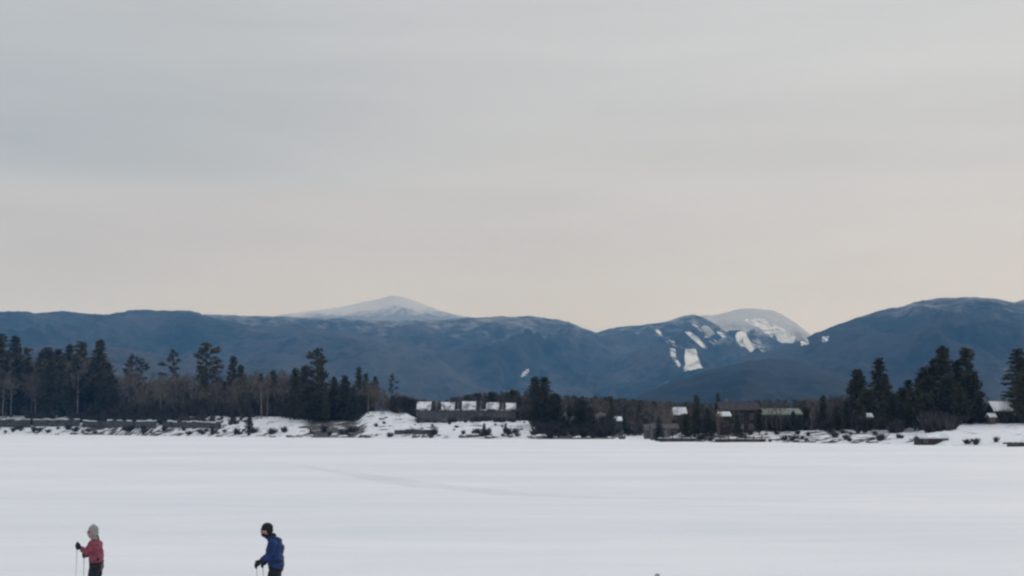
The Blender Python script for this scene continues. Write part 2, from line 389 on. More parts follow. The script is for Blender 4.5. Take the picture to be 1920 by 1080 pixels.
fore = mountain('mountain', [(-700, 596), (-300, 580), (-100, 588), (0, 584), (60, 583), (130, 584), (195, 589), (215, 586), (240, 580), (300, 581), (345, 580), (372, 586), (400, 595), (440, 604), (500, 611), (570, 612), (640, 620), (700, 630), (770, 643), (860, 664), (960, 694), (1060, 730), (1120, 800), (2500, 800)],
                6900, m_fore, seed=17, spur=0.34, label='dark blue wooded ridge running off the left edge in front of the pale crest', px1=1200, rough=2.2)
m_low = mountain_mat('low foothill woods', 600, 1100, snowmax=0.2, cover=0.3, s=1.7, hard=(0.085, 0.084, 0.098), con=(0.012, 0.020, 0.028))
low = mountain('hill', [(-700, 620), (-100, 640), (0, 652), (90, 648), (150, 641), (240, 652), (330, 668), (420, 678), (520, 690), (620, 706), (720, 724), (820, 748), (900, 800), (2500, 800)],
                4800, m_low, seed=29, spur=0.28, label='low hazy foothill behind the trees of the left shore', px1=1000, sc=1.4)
skim = mountain('mountain', [(-700, 700), (900, 660), (1000, 640), (1080, 628), (1118, 624), (1140, 616), (1170, 611), (1205, 609), (1240, 604), (1262, 598), (1285, 590), (1300, 589), (1314, 593), (1332, 603), (1352, 612), (1375, 612), (1398, 614), (1425, 623), (1450, 635), (1480, 650), (1560, 665), (1700, 690), (2500, 700)],
                8700, m_ski, seed=23, spur=0.36, rough=0.9, label='wooded ski mountain with white cleared runs', px0=800, px1=2000, step=4)
m_summit = mountain_mat('snowy summit woods', 420, 760, snowmax=0.8, cover=0.85, s=1.2, hard=(0.09, 0.095, 0.115))
summit = mountain('mountain', [(-700, 800), (1200, 660), (1290, 610), (1316, 590), (1332, 591), (1350, 588), (1368, 583), (1388, 578), (1415, 577), (1432, 580), (1448, 581), (1462, 587), (1478, 597), (1492, 606), (1506, 618), (1522, 630), (1600, 660), (1800, 800), (2500, 800)],
                9500, m_summit, seed=43, spur=0.30, rough=0.9, label='pale snow-dusted summit just behind the ski mountain', px0=1180, px1=1850, step=4)
right = mountain('mountain', [(-700, 800), (1080, 800), (1180, 735), (1240, 715), (1300, 695), (1360, 682), (1420, 664), (1470, 648), (1500, 638), (1525, 624), (1545, 617), (1565, 609), (1600, 596), (1640, 583), (1690, 573), (1730, 561), (1770, 557), (1830, 555), (1870, 560), (1900, 566), (1920, 561), (2000, 556), (2200, 580), (2500, 600)],
                6300, m_right, seed=37, spur=0.32, rough=1.4, label='broad dark blue wooded mountain rising to the right edge', px0=1080, px1=2500, step=4)
front = mountain('hill', [(-700, 800), (1130, 800), (1200, 738), (1250, 716), (1300, 700), (1350, 686), (1400, 676), (1440, 671), (1490, 677), (1540, 690), (1590, 705), (1660, 722), (1760, 745), (1900, 790), (2500, 800)],
                4300, m_front, seed=51, spur=0.26, label='low navy wooded hill in front of the mountains', px0=1080, px1=2000, step=4, sc=1.6)

m_knoll = noisy('knoll woods', (0.022, 0.028, 0.025), (0.055, 0.056, 0.052), 0.02, 0.95, 0.8, 0.15, bdist=4, lo=.4, hi=.6)
knoll = mountain('hill', [(-700, 800), (780, 800), (810, 762), (850, 750), (900, 741), (960, 737), (1060, 744), (1150, 748), (1220, 753), (1300, 756), (1420, 752), (1500, 752), (1600, 750), (1700, 752), (1850, 762), (2500, 760)],
                1500, m_knoll, foot=.8, seed=71, spur=0.05, label='low dark wooded rise behind the village', px0=780, px1=2500, step=3, sc=4, rough=1.6)

def drape(bv, poly, name, m, parent, lift=8.0, frac=1.0, seed=0, step=0.75):
    xs = [p[0] for p in poly]; ys = [p[1] for p in poly]
    def inside(x, y):
        c = False; j = len(poly)-1
        for i in range(len(poly)):
            xi, yi = poly[i]; xj, yj = poly[j]
            if (yi > y) != (yj > y) and x < (xj-xi)*(y-yi)/(yj-yi)+xi: c = not c
            j = i
        return c
    idx = {}; V = []; Fc = []
    nx = int((max(xs)-min(xs))/step)+3; ny = int((max(ys)-min(ys))/step)+3
    def vert(i, j):
        if (i, j) in idx: return idx[(i, j)]
        px = min(xs)+(i-1)*step; py = min(ys)+(j-1)*step
        px += 0.5*noise.noise(Vector((px*0.5, py*0.5, seed))); py += 0.5*noise.noise(Vector((px*0.5, py*0.5, seed+7)))
        d = ray(px, py).normalized(); hit = bv.ray_cast(Vector((0, 0, CAMZ)), d)
        if hit[0] is None: idx[(i, j)] = None
        else:
            idx[(i, j)] = len(V); V.append(hit[0]-d*lift)
        return idx[(i, j)]
    for i in range(nx):
        for j in range(ny):
            px = min(xs)+(i-0.5)*step; py = min(ys)+(j-0.5)*step
            w = 2.2*noise.noise(Vector((px*0.3, py*0.3, seed+2)))+1.2*noise.noise(Vector((px*0.9, py*0.9, seed+5)))
            if not inside(px+w, py+w*0.6): continue
            if frac < 1 and 0.5+0.9*fbm((px*0.45-py*0.9)*0.30, (px*0.9+py*0.45)*0.055, seed, 3) > frac: continue
            q = [vert(i, j), vert(i+1, j), vert(i+1, j+1), vert(i, j+1)]
            if None in q: continue
            ds = [V[k].y for k in q]
            if max(ds)-min(ds) > 500: continue
            Fc.append(q)
    if not Fc: return None
    return obj(name, mesh(name, V, Fc, m, True), parent)
bs = bvh_of(skim); bsm = bvh_of(summit); br = bvh_of(right); bb = bvh_of(ridge)
M['run'] = noisy('ski run snow', (0.40, 0.43, 0.47), (0.86, 0.87, 0.88), 0.012, 0.8, lo=.32, hi=.55)
RUNS = [([(1284, 654), (1305, 654), (1308, 668), (1313, 682), (1317, 690), (1300, 693), (1281, 697), (1284, 685)], 1, 'broad bright ski run at the foot of the mountain'),
        ([(1284, 622), (1292, 621), (1306, 630), (1318, 643), (1327, 654), (1316, 651), (1300, 638)], 1, 'thin diagonal ski run'),
        ([(1378, 630), (1384, 622), (1396, 619), (1402, 632), (1410, 647), (1419, 658), (1416, 666), (1404, 664), (1392, 652), (1382, 642)], 1, 'bent bright ski run in the middle of the mountain'),
        ([(1392, 600), (1408, 596), (1432, 598), (1452, 606), (1474, 620), (1492, 632), (1489, 643), (1464, 643), (1440, 628), (1416, 614)], 0.66, 'wide streaked snowfield below the summit'),
        ([(1452, 618), (1470, 622), (1490, 632), (1489, 643), (1466, 643), (1455, 632)], 1, None),
        ([(1256, 653), (1266, 653), (1267, 668), (1277, 685), (1272, 688), (1262, 672), (1257, 666)], 0.85, 'short narrow ski run'),
        ([(1478, 644), (1490, 643), (1490, 653), (1480, 651)], 1, None),
        ([(1320, 592), (1330, 592), (1340, 602), (1354, 618), (1346, 618), (1332, 608)], 0.55, None),
        ([(1226, 618), (1232, 617), (1262, 640), (1280, 652), (1276, 655), (1250, 640)], 0.42, None),
        ([(1296, 606), (1304, 604), (1340, 634), (1372, 662), (1366, 664), (1330, 640)], 0.40, None),
        ([(1340, 620), (1350, 618), (1380, 640), (1388, 652), (1380, 654)], 0.42, None),
        ([(1340, 672), (1366, 674), (1370, 680), (1345, 678)], 0.6, None)]
M['thin_woods'] = noisy('snow under thin summit woods', (0.10, 0.115, 0.135), (0.50, 0.52, 0.56), 0.009, 0.9, stretch=(1.6, 0.5, 0.6), lo=.36, hi=.66)
drape(bs, [(1392, 632), (1420, 634), (1450, 648), (1440, 658), (1415, 664), (1420, 655)], 'thin_woods', M['thin_woods'], skim, lift=5, frac=.6, seed=78)
for k, (poly, fr, lb) in enumerate(RUNS):
    up = lb is None and k in (4, 7) or k == 3
    o = drape(bsm if up else bs, poly, 'ski_run', M['run'], summit if up else skim, frac=fr, seed=k*3+1)
    if o and lb: o['label'] = lb
for k, poly in enumerate(([(1500, 637), (1514, 635), (1517, 645), (1502, 648)], [(1541, 632), (1554, 630), (1551, 642), (1543, 641)])):
    drape(br, poly, 'snow_clearing', M['run'], right, frac=0.8, seed=40+k)
drape(bb, [(978, 700), (990, 691), (992, 696), (984, 706), (977, 707)], 'snow_clearing', M['run'], ridge, frac=0.7, seed=60)
drape(bb, [(-10, 608), (10, 608), (12, 614), (-10, 616)], 'snow_clearing', M['run'], ridge, frac=0.9, seed=61)

# ---------------------------------------------------------------- haze
def haze():
    m = bpy.data.materials.new('haze'); m.use_nodes = True; t = m.node_tree; t.nodes.clear()
    v = t.nodes.new('ShaderNodeVolumePrincipled'); o = t.nodes.new('ShaderNodeOutputMaterial'); t.links.new(v.outputs[0], o.inputs['Volume'])
    v.inputs['Color'].default_value = (0.15, 0.47, 1.0, 1); v.inputs['Density'].default_value = 6.5e-5; v.inputs['Anisotropy'].default_value = 0.0
    v.inputs['Absorption Color'].default_value = (1, 1, 1, 1)
    b = MB(); b.box(-12500, 12500, -900, 21500, -1.8, 1620)
    o_ = b.build('haze', m); o_['kind'] = 'stuff'
haze()

# ---------------------------------------------------------------- trees
def tufts(P, D_, size, rng):
    """needle sprays: one small bent quad per point, lying along D_"""
    n = len(P); P = np.asarray(P); D_ = np.asarray(D_); size = np.asarray(size)[:, None]
    D_ = D_/np.maximum(np.linalg.norm(D_, axis=1, keepdims=True), 1e-6)
    R = rng.normal(size=(n, 3)); Sd = np.cross(D_, R); Sd /= np.maximum(np.linalg.norm(Sd, axis=1, keepdims=True), 1e-6)
    w = rng.uniform(0.22, 0.5, (n, 1))
    a = P-D_*size*0.5; b = P+Sd*size*w; c = P+D_*size*rng.uniform(0.4, 0.7, (n, 1)); d = P-Sd*size*w*rng.uniform(0.6, 1.1, (n, 1))
    V = np.stack([a, b, c, d], 1).reshape(-1, 3)
    return V, np.arange(4*n).reshape(n, 4)
def conifer(seed, kind, H=20.0, n_t=1500, far=False):
    rng = np.random.default_rng(seed); rr = random.Random(seed)
    tr = MB(); lean = Vector((rr.uniform(-.02, .02), rr.uniform(-.02, .02), 1))
    bend = rr.uniform(-0.5, 0.5)
    pt = lambda z: Vector((lean.x*z+bend*math.sin(z/H*2.2), lean.y*z, z))
    r0 = H*0.013+0.05
    zs = [0, H*.15, H*.35, H*.55, H*.75, H*.9, H*.985]
    tr.tube([pt(z)-Vector((0, 0, 0.4 if z == 0 else 0)) for z in zs], [r0*1.25, r0, r0*.82, r0*.6, r0*.38, r0*.18, 0.03], 7)
    if kind == 'spruce': z0, rad, asc = 0.06, 0.16, -0.15
    elif kind == 'pine': z0, rad, asc = 0.34, 0.19, 0.25
    elif kind == 'column': z0, rad, asc = 0.12, 0.12, 0.0
    elif kind == 'sparse': z0, rad, asc = 0.45, 0.13, 0.15
    else: z0, rad, asc = 0.10, 0.24, 0.35           # broad rounded
    P, D_, Sz = [], [], []
    nb = {'spruce': 80, 'pine': 42, 'column': 64, 'sparse': 22, 'round': 80}[kind]
    if far: nb = nb//2
    side = rr.uniform(0, 6.28)
    for i in range(nb):
        u = (i+rr.random())/nb
        z = H*(z0+(1-z0)*u**0.95)
        if kind == 'spruce': L_ = H*rad*(1-u)**0.8*rr.uniform(.7, 1.15)+0.35
        elif kind == 'column': L_ = H*rad*(1-u)**0.55*rr.uniform(.55, 1.2)+0.4
        elif kind == 'round': L_ = H*rad*math.sqrt(max(0, 1-(2*(u-0.42))**2*0.7))*rr.uniform(.7, 1.12)*(1.02-u*0.35)
        else: L_ = H*rad*(math.sin(math.pi*min(1, 0.18+u*0.80))**0.7)*rr.uniform(.35, 1.25)
        a = side+i*2.4+rr.uniform(-.5, .5)
        if kind in ('pine', 'sparse'): L_ *= 1+0.35*math.cos(a-side)
        b0 = pt(z); d = Vector((math.cos(a), math.sin(a), asc*rr.uniform(0.3, 1.6)))
        tip = b0+d.normalized()*L_; tip.z += (0.10 if kind != 'spruce' else -0.12)*L_
        if L_ > 1.0: tr.tube([b0, b0.lerp(tip, .55)+Vector((0, 0, .05*L_)), tip], [0.035+L_*.012, 0.03, 0.012], 3, False)
        k = max(4, int(n_t/nb*(0.4+L_/(H*rad))))
        for _ in range(k):
            s_ = rr.random()**(0.65 if kind != 'sparse' else 0.4)
            if kind in ('pine', 'sparse'): s_ = 0.3+0.7*s_
            c = b0.lerp(tip, s_)
            sp = (0.10+0.20*L_*s_*(1.15-s_)+0.22)
            P.append((c.x+rr.gauss(0, sp*.75), c.y+rr.gauss(0, sp*.75), c.z+rr.gauss(0, sp*(.38 if kind in ('spruce', 'column') else .62))))
            D_.append((d.x+rr.gauss(0, .5), d.y+rr.gauss(0, .5), d.z*0.4+rr.gauss(0, .4)))
            Sz.append(rr.uniform(.45, 1.0)*(1.6 if far else 1.0)*(0.8+H*0.012))
    for _ in range(24):                       # leader
        z = H*rr.uniform(.93, 1.0); c = pt(z); P.append((c.x+rr.gauss(0, .12), c.y+rr.gauss(0, .12), c.z)); D_.append((rr.gauss(0, .3), rr.gauss(0, .3), 1)); Sz.append(.6)
    V, Fc = tufts(P, D_, Sz, rng)
    return tr, V, Fc
def hardwood(seed, H=16.0, twigs=900):
    rng = np.random.default_rng(seed); rr = random.Random(seed)
    tr = MB(); br_ = MB(); P, D_, Sz = [], [], []
    hb = H*rr.uniform(.35, .5)
    sway = rr.uniform(-.6, .6)
    tr.tube([(0, 0, -.4), (sway*.3, 0, hb*.5), (sway*.6, .1, hb), (sway, .15, H*.8)], [H*.012+.05, H*.010+.03, H*.008+.02, .03], 7)
    def limb(p, d, L_, r, dep):
        q = p+d*L_; mid = p.lerp(q, .5)+Vector((rr.gauss(0, .06), rr.gauss(0, .06), .03))*L_
        br_.tube([p, mid, q], [r, r*.75, r*.45], 4 if dep < 2 else 3, False)
        if dep >= 3:
            for _ in range(3):
                P.append(tuple(q+Vector((rr.gauss(0, .25), rr.gauss(0, .25), rr.gauss(0, .25))))); D_.append((d.x+rr.gauss(0, .5), d.y+rr.gauss(0, .5), d.z+.4)); Sz.append(rr.uniform(.5, 1.1))
            return
        for _ in range(3 if dep else 3):
            nd = (d+Vector((rr.gauss(0, .45), rr.gauss(0, .45), rr.uniform(-.05, .45)))).normalized()
            limb(q if _ < 2 else mid, nd, L_*rr.uniform(.55, .75), r*.55, dep+1)
    for i in range(7):
        z = H*(.36+.5*i/7); a = i*2.4+rr.uniform(-.4, .4)
        limb(Vector((sway*z/H, .1*z/H, z)), Vector((math.cos(a)*.75, math.sin(a)*.75, .8)).normalized(), H*.17*(1.25-i*.09), H*.0045+.02, 0)
    # fine twigs as slivers
    n = len(P); P = np.array(P); D_ = np.array(D_); D_ /= np.linalg.norm(D_, axis=1, keepdims=True); Sz = np.array(Sz)[:, None]
    Sd = np.cross(D_, rng.normal(size=(n, 3))); Sd /= np.linalg.norm(Sd, axis=1, keepdims=True)
    V = np.stack([P-D_*Sz*.6, P+Sd*.045, P+D_*Sz*.8, P-Sd*.045], 1).reshape(-1, 3); Fc = np.arange(4*n).reshape(n, 4)
    b0 = len(br_.v)
    bv_ = np.array([tuple(v) for v in br_.v]); fb = [tuple(f) for f in br_.f]
    V2 = np.vstack([bv_, V]); F2 = fb+[tuple(int(k)+b0 for k in f) for f in Fc]
    return tr, V2, F2
def shrub_geo(seed, H=2.0, n=160):
    rr = random.Random(seed); b = MB()
    for _ in range(n):
        a = rr.uniform(0, 6.28); r = rr.random()*H*.5; p = Vector((math.cos(a)*r*.5, math.sin(a)*r*.5, -.1)); q = Vector((math.cos(a)*r*1.3, math.sin(a)*r*1.3, H*rr.uniform(.5, 1.0)))
        m_ = p.lerp(q, .5)+Vector((rr.gauss(0, .1), rr.gauss(0, .1), .1)); w = rr.uniform(.010, .026)*H
        s_ = Vector((-math.sin(a), math.cos(a), 0))*w
        b.poly([p-s_, p+s_, m_+s_*1.4, q, m_-s_*1.4], [(0, 1, 2, 3, 4)])
    return b

PROTO = {}
def make_proto(key, kind, seed, H, n_t, needle):
    tr, V, Fc = conifer(seed, kind, H, n_t)
    PROTO.setdefault(key, []).append((mesh('trunk', tr.v, tr.f, M['bark'], True), mesh('crown', V, Fc, M[needle]), H))
for s_ in range(4): make_proto('pine', 'pine', 100+s_, 24, 1700, 'pine')
for s_ in range(4): make_proto('spruce', 'spruce', 200+s_, 18, 2300, 'pine_blue')
for s_ in range(3): make_proto('column', 'column', 300+s_, 22, 2200, 'pine')
for s_ in range(2): make_proto('sparse', 'sparse', 400+s_, 24, 700, 'pine_blue')
for s_ in range(3): make_proto('round', 'round', 500+s_, 18, 3400, 'pine')
for s_ in range(5):
    tr, V, Fc = hardwood(600+s_, 16)
    PROTO.setdefault('bare', []).append((mesh('trunk', tr.v, tr.f, M['bark_pale'], True), mesh('crown', V, Fc, M['twig']), 16))
LM2 = [(70, 'by the tall pair at the left edge'), (145, 'around the flat-topped dark pine'), (228, 'behind the twin-topped dark clump'), (300, 'around the round-headed pine with a pale trunk'), (362, 'around the sparse ragged pine'), (425, 'around the largest round-crowned pine'), (500, 'around the slender leaning pine'),
       (560, 'between the narrow dark spruce and the crook-topped pine'), (640, 'around the crook-topped pine'), (690, 'by the spruce pair ending the dense clump'), (785, 'behind the open snowy lawn'), (880, 'behind the left half of the lodge'), (985, 'behind the right half of the lodge'), (1130, 'behind the big dark clump beside the lodge'),
       (1290, 'behind the low grey house and the inlet'), (1420, 'around the large dark brown house'), (1510, 'around the long pale-roofed house'), (1590, 'right of the long pale-roofed house'), (1690, 'around the tall tapering pine'), (1850, 'in the big right-hand clump'), (1e9, 'by the tall pine at the right edge')]
def among(what, px):
    return what+' '+next(t_ for b_, t_ in LM2 if px < b_)
NAME = {'pine': 'pine_tree', 'spruce': 'spruce_tree', 'column': 'pine_tree', 'sparse': 'pine_tree', 'round': 'pine_tree', 'bare': 'bare_tree'}
cnt = [0]
def tree(kind, px, top, d, label, group, wf=1.0, var=None, rz=None):
    cnt[0] += 1
    tm, cm, H = PROTO[kind][(cnt[0]*7 if var is None else var) % len(PROTO[kind])]
    z = land_z(px, d); zt = at(px, top, d).z; h = max(3.0, zt-z); s_ = h/H
    t = empty(NAME[kind], (x_of(px, d), d, z-0.1), random.uniform(0, 6.28) if rz is None else rz); t.scale = (s_*wf, s_*wf, s_)
    obj('trunk', tm, t); obj('crown', cm, t)
    tag(t, label, 'tree', group)
    return t

PR = [(-900, 660), (-400, 650), (0, 664), (60, 672), (130, 668), (150, 664), (215, 676), (228, 712), (245, 712), (300, 712), (350, 714), (375, 710), (420, 712), (480, 706), (520, 706), (560, 704), (620, 718), (680, 722), (700, 718), (745, 736), (780, 746), (830, 752),
      (850, 744), (900, 736), (960, 732), (1000, 732), (1060, 740), (1150, 742), (1200, 750), (1290, 752), (1350, 754), (1430, 748), (1500, 748), (1560, 746), (1590, 744), (1640, 748), (1700, 745), (1850, 758), (1880, 750), (1950, 700), (2400, 680), (2800, 680)]
PRX = [p[0] for p in PR]; PRY = [p[1] for p in PR]
def prof(px): return float(np.interp(px, PRX, PRY))

# prominent trees, one by one ---------------------------------------------------
LG, RG, CG = 'evergreens on the left shore', 'evergreens on the right shore', 'evergreens along the middle shore'
for a in [
    ('column', 6, 627, 640, 'tall dark pine cut by the left edge of the picture', LG, 1.5),
    ('column', 31, 631, 645, 'tall dark pine beside the one at the left edge', LG, 1.2),
    ('sparse', 58, 652, 650, 'thin pine top standing just right of the tall pair at the left edge', LG, 1.2),
    ('round', 94, 654, 640, 'broad flat-topped dark pine right of the thin pine top', LG, 1.0),
    ('column', 116, 655, 648, 'dark pine joined to the right of the broad flat-topped pine', LG, 1.3),
    ('column', 133, 646, 655, 'pointed dark pine left of the gap before the twin-topped clump', LG, 1.0),
    ('column', 158, 641, 640, 'left top of the twin-topped dark clump on the left shore', LG, 1.4),
    ('spruce', 190, 637, 640, 'right and tallest top of the twin-topped dark clump', LG, 1.1),
    ('round', 176, 680, 628, 'bushy evergreen at the foot of the twin-topped clump', LG, 1.6),
    ('spruce', 208, 680, 630, 'sloping dark spruce on the right flank of the twin-topped clump', LG, 1.3),
    ('pine', 250, 667, 630, 'round-headed pine with a pale bare trunk beside it', LG, 1.1),
    ('sparse', 328, 655, 640, 'sparse ragged pine with a bare lower trunk between two rounder pines', LG, 1.2),
    ('pine', 392, 644, 560, 'largest round-crowned pine standing alone on the left shore', LG, 1.15),
    ('spruce', 388, 690, 555, 'small dark spruce under the largest round-crowned pine', LG, 1.2),
    ('column', 442, 668, 560, 'slender leaning pine right of the largest round-crowned pine', LG, 1.0),
    ('column', 456, 684, 570, 'shorter pine tucked against the slender leaning pine', LG, 1.1),
    ('spruce', 491, 700, 520, 'short spruce left of the narrow dark spruce', LG, 1.0),
    ('spruce', 515, 694, 500, 'narrow dark spruce above the snowy bank', LG, 1.25),
    ('column', 556, 690, 480, 'dark pine on the left side of the tall crook-topped pine', LG, 1.2),
    ('column', 575, 686, 475, 'dark pine pressed close to the crook-topped pine', LG, 1.2),
    ('pine', 595, 655, 480, 'tall crook-topped pine above the dense dark clump', LG, 0.95),
    ('column', 603, 672, 474, 'full pine just right of the crook-topped pine', LG, 1.1),
    ('round', 584, 722, 462, 'bushy evergreen filling the foot of the dense dark clump', LG, 1.7),
    ('spruce', 628, 706, 466, 'left spruce of the pair ending the dense dark clump', LG, 1.2),
    ('spruce', 651, 704, 462, 'right spruce of the pair ending the dense dark clump', LG, 1.5),
    ('spruce', 664, 726, 455, 'low wide spruce at the right end of the dense dark clump', LG, 1.4),
    ('column', 674, 688, 600, 'leaning pine top behind the left end of the open snowy lawn', LG, 1.0),
    ('column', 687, 700, 590, 'pine behind the open snowy lawn, right of the leaning top', LG, 1.2),
    ('column', 705, 706, 580, 'middle pine behind the open snowy lawn', LG, 1.3),
    ('sparse', 737, 700, 590, 'small thin pine top left of the lodge', LG, 1.0),
    ('spruce', 472, 777, 446, 'small dark spruce alone at the edge of the ice', CG, 1.9),
    ('spruce', 908, 793, 389, 'small dark evergreen below the fourth roof section of the lodge', CG, 1.6),
    ('spruce', 948, 793, 389, 'small dark evergreen below the rightmost roof section of the lodge', CG, 1.5),
    ('round', 878, 741, 520, 'rounded evergreen behind the middle of the lodge', CG, 1.3),
    ('round', 922, 735, 540, 'rounded evergreen behind the fourth roof section of the lodge', CG, 1.3),
    ('round', 962, 732, 500, 'rounded evergreen left of the big dark clump by the lodge', CG, 1.2),
    ('column', 1001, 706, 405, 'left peak of the big dark clump right of the lodge', CG, 1.5),
    ('column', 1023, 707, 405, 'right peak of the big dark clump right of the lodge', CG, 1.7),
    ('round', 1008, 730, 396, 'wide evergreen filling the big dark clump right of the lodge', CG, 1.2),
    ('round', 1040, 738, 398, 'evergreen on the right flank of the big dark clump', CG, 1.1),
    ('round', 1085, 750, 396, 'round dark evergreen standing right of the big dark clump', CG, 1.25),
    ('round', 1106, 764, 394, 'lower round evergreen touching the round dark one', CG, 1.2),
    ('column', 1144, 745, 430, 'dark evergreen beside the mouth of the inlet', CG, 1.2),
    ('spruce', 1201, 757, 740, 'dark evergreen beyond the inlet', CG, 1.6),
    ('spruce', 1304, 741, 322, 'dark narrow spruce left of the thin lone spire', RG, 1.2),
    ('column', 1342, 736, 330, 'thin lone spire-shaped evergreen beside the dark brown house', RG, 0.8),
    ('spruce', 1535, 740, 318, 'dark pointed spruce right of the long pale-roofed building', RG, 1.35),
    ('round', 1600, 694, 340, 'round-topped pine at the left end of the tall right-hand group', RG, 0.95),
    ('column', 1642, 671, 338, 'tall tapering pine left of the big right-hand clump', RG, 1.35),
    ('spruce', 1655, 700, 332, 'spruce leaning on the tall tapering pine', RG, 1.3),
    ('round', 1618, 730, 326, 'low bushy evergreen under the tall tapering pine', RG, 1.6),
    ('spruce', 1612, 760, 300, 'small dark evergreen close to the ice left of the boathouse', RG, 1.0),
    ('column', 1700, 712, 320, 'leftmost and lowest shoulder of the big right-hand clump', RG, 1.6),
    ('round', 1727, 690, 318, 'second shoulder of the big right-hand clump', RG, 1.25),
    ('column', 1765, 649, 315, 'left of the two tallest pines in the big right-hand clump', RG, 1.35),
    ('column', 1748, 672, 318, 'pine stepping up to the tallest pines of the right-hand clump', RG, 1.3),
    ('column', 1809, 652, 315, 'right of the two tallest pines in the big right-hand clump', RG, 1.4),
    ('column', 1786, 676, 316, 'pine filling the notch between the two tallest right-hand pines', RG, 1.3),
    ('round', 1770, 705, 300, 'broad bushy evergreen at the foot of the right-hand clump', RG, 1.5),
    ('round', 1728, 740, 300, 'bushy evergreen behind the snow-roofed boathouse', RG, 1.6),
    ('round', 1812, 700, 304, 'bushy evergreen under the right tallest pine', RG, 1.4),
    ('round', 1684, 728, 306, 'bushy evergreen left of the snow-roofed boathouse', RG, 1.6),
    ('spruce', 1322, 764, 306, 'dark spruce between the narrow spruce and the thin lone spire', RG, 1.5),
    ('spruce', 1378, 776, 304, 'low dark spruce in front of the large dark brown house', RG, 1.7),
    ('round', 1418, 768, 308, 'round dark evergreen at the right corner of the large dark brown house', RG, 1.2),
    ('spruce', 1482, 770, 318, 'dark spruce in front of the long pale-roofed house', RG, 1.7),
    ('round', 1506, 764, 318, 'round dark evergreen at the right end of the long pale-roofed house', RG, 1.3),
    ('round', 1283, 776, 318, 'low dark evergreen right of the low grey house', RG, 1.4),
    ('spruce', 1232, 782, 322, 'small dark spruce in front of the low grey house', RG, 1.5),
    ('round', 1562, 762, 306, 'round dark evergreen between the pointed spruce and the tall right group', RG, 1.2),
    ('round', 1662, 736, 300, 'dark bushy evergreen low on the left side of the right-hand clump', RG, 1.3),
    ('round', 1706, 730, 298, 'dark bushy evergreen low in front of the clump shoulder', RG, 1.4),
    ('round', 1792, 728, 296, 'dark bushy evergreen low under the notch of the two tallest pines', RG, 1.3),
    ('round', 1826, 738, 300, 'dark bushy evergreen at the right end of the right-hand clump', RG, 1.2),
    ('spruce', 1583, 752, 312, 'low dark spruce left of the right-hand tall group', RG, 1.5),
    ('column', 1904, 654, 300, 'tall pine cut by the right edge of the picture', RG, 1.6),
    ('round', 1916, 690, 290, 'broad pine under the tall one at the right edge', RG, 1.3),
    ('column', 1930, 664, 305, 'pine just past the tall one at the right edge', RG, 1.5),
]: tree(*a)

# bare hardwoods with pale trunks -----------------------------------------------
BG = 'bare hardwoods in the left shore woods'
rb = random.Random(21)
for i in range(40):
    px = rb.uniform(225, 760) if i < 32 else rb.uniform(0, 225)
    tree('bare', px, prof(px)+rb.uniform(-10, 14), shore(px)+rb.uniform(50, 110), among('slender leafless brown tree', px), 'leafless trees thick in the left woods', rb.uniform(.8, 1.2))
for i in range(12):
    px = rb.uniform(1225, 1600)
    tree('bare', px, rb.uniform(752, 772), rb.uniform(302, 318), among('small leafless tree', px), 'small leafless trees before the village', rb.uniform(.6, .9))
for i, (px, tp) in enumerate([(792, 764), (838, 760), (861, 768), (900, 762), (941, 758), (975, 762), (720, 770), (752, 766)]):
    tree('bare', px, tp, shore(px)+34+3*(i % 3), 'small leafless tree on the snow in front of the lodge', 'small leafless trees before the lodge', rb.uniform(1.0, 1.5))
for px, top, d in [(232, 705, 612), (256, 690, 606), (262, 700, 615), (290, 706, 600), (297, 700, 610), (312, 708, 606), (340, 700, 604), (346, 708, 612), (362, 702, 590), (372, 706, 585), (410, 706, 580), (425, 700, 566), (470, 700, 560),
                   (482, 706, 540), (500, 700, 540), (530, 704, 520), (540, 698, 515), (548, 706, 510), (612, 716, 500), (640, 722, 500), (15, 690, 628), (30, 700, 626), (68, 700, 628), (76, 706, 626), (142, 694, 626)]:
    tree('bare', px, top, d, among('leafless tree with a pale trunk', px), BG, random.uniform(.7, 1.0))
for px, top, d in [(695, 722, 540), (712, 724, 530), (728, 730, 520), (745, 736, 510), (758, 742, 500), (765, 748, 470), (772, 752, 470), (818, 752, 480), (1062, 744, 420), (1120, 748, 410), (1132, 752, 410), (1160, 750, 760), (1178, 752, 770),
                   (1225, 756, 360), (1240, 752, 370), (1255, 756, 365), (1322, 752, 360)]:
    tree('bare', px, top, d, among('leafless grey tree', px), 'bare hardwoods along the middle shore', random.uniform(.9, 1.2))
for px, top, d in [(1505, 746, 350), (1518, 750, 345), (1556, 742, 345), (1566, 740, 345), (1575, 744, 340), (1584, 740, 350), (1622, 722, 350), (1845, 744, 330), (1856, 752, 335), (1868, 750, 335), (1885, 748, 330)]:
    tree('bare', px, top, d, among('leafless grey tree', px), 'bare hardwoods on the right shore', random.uniform(.9, 1.3))

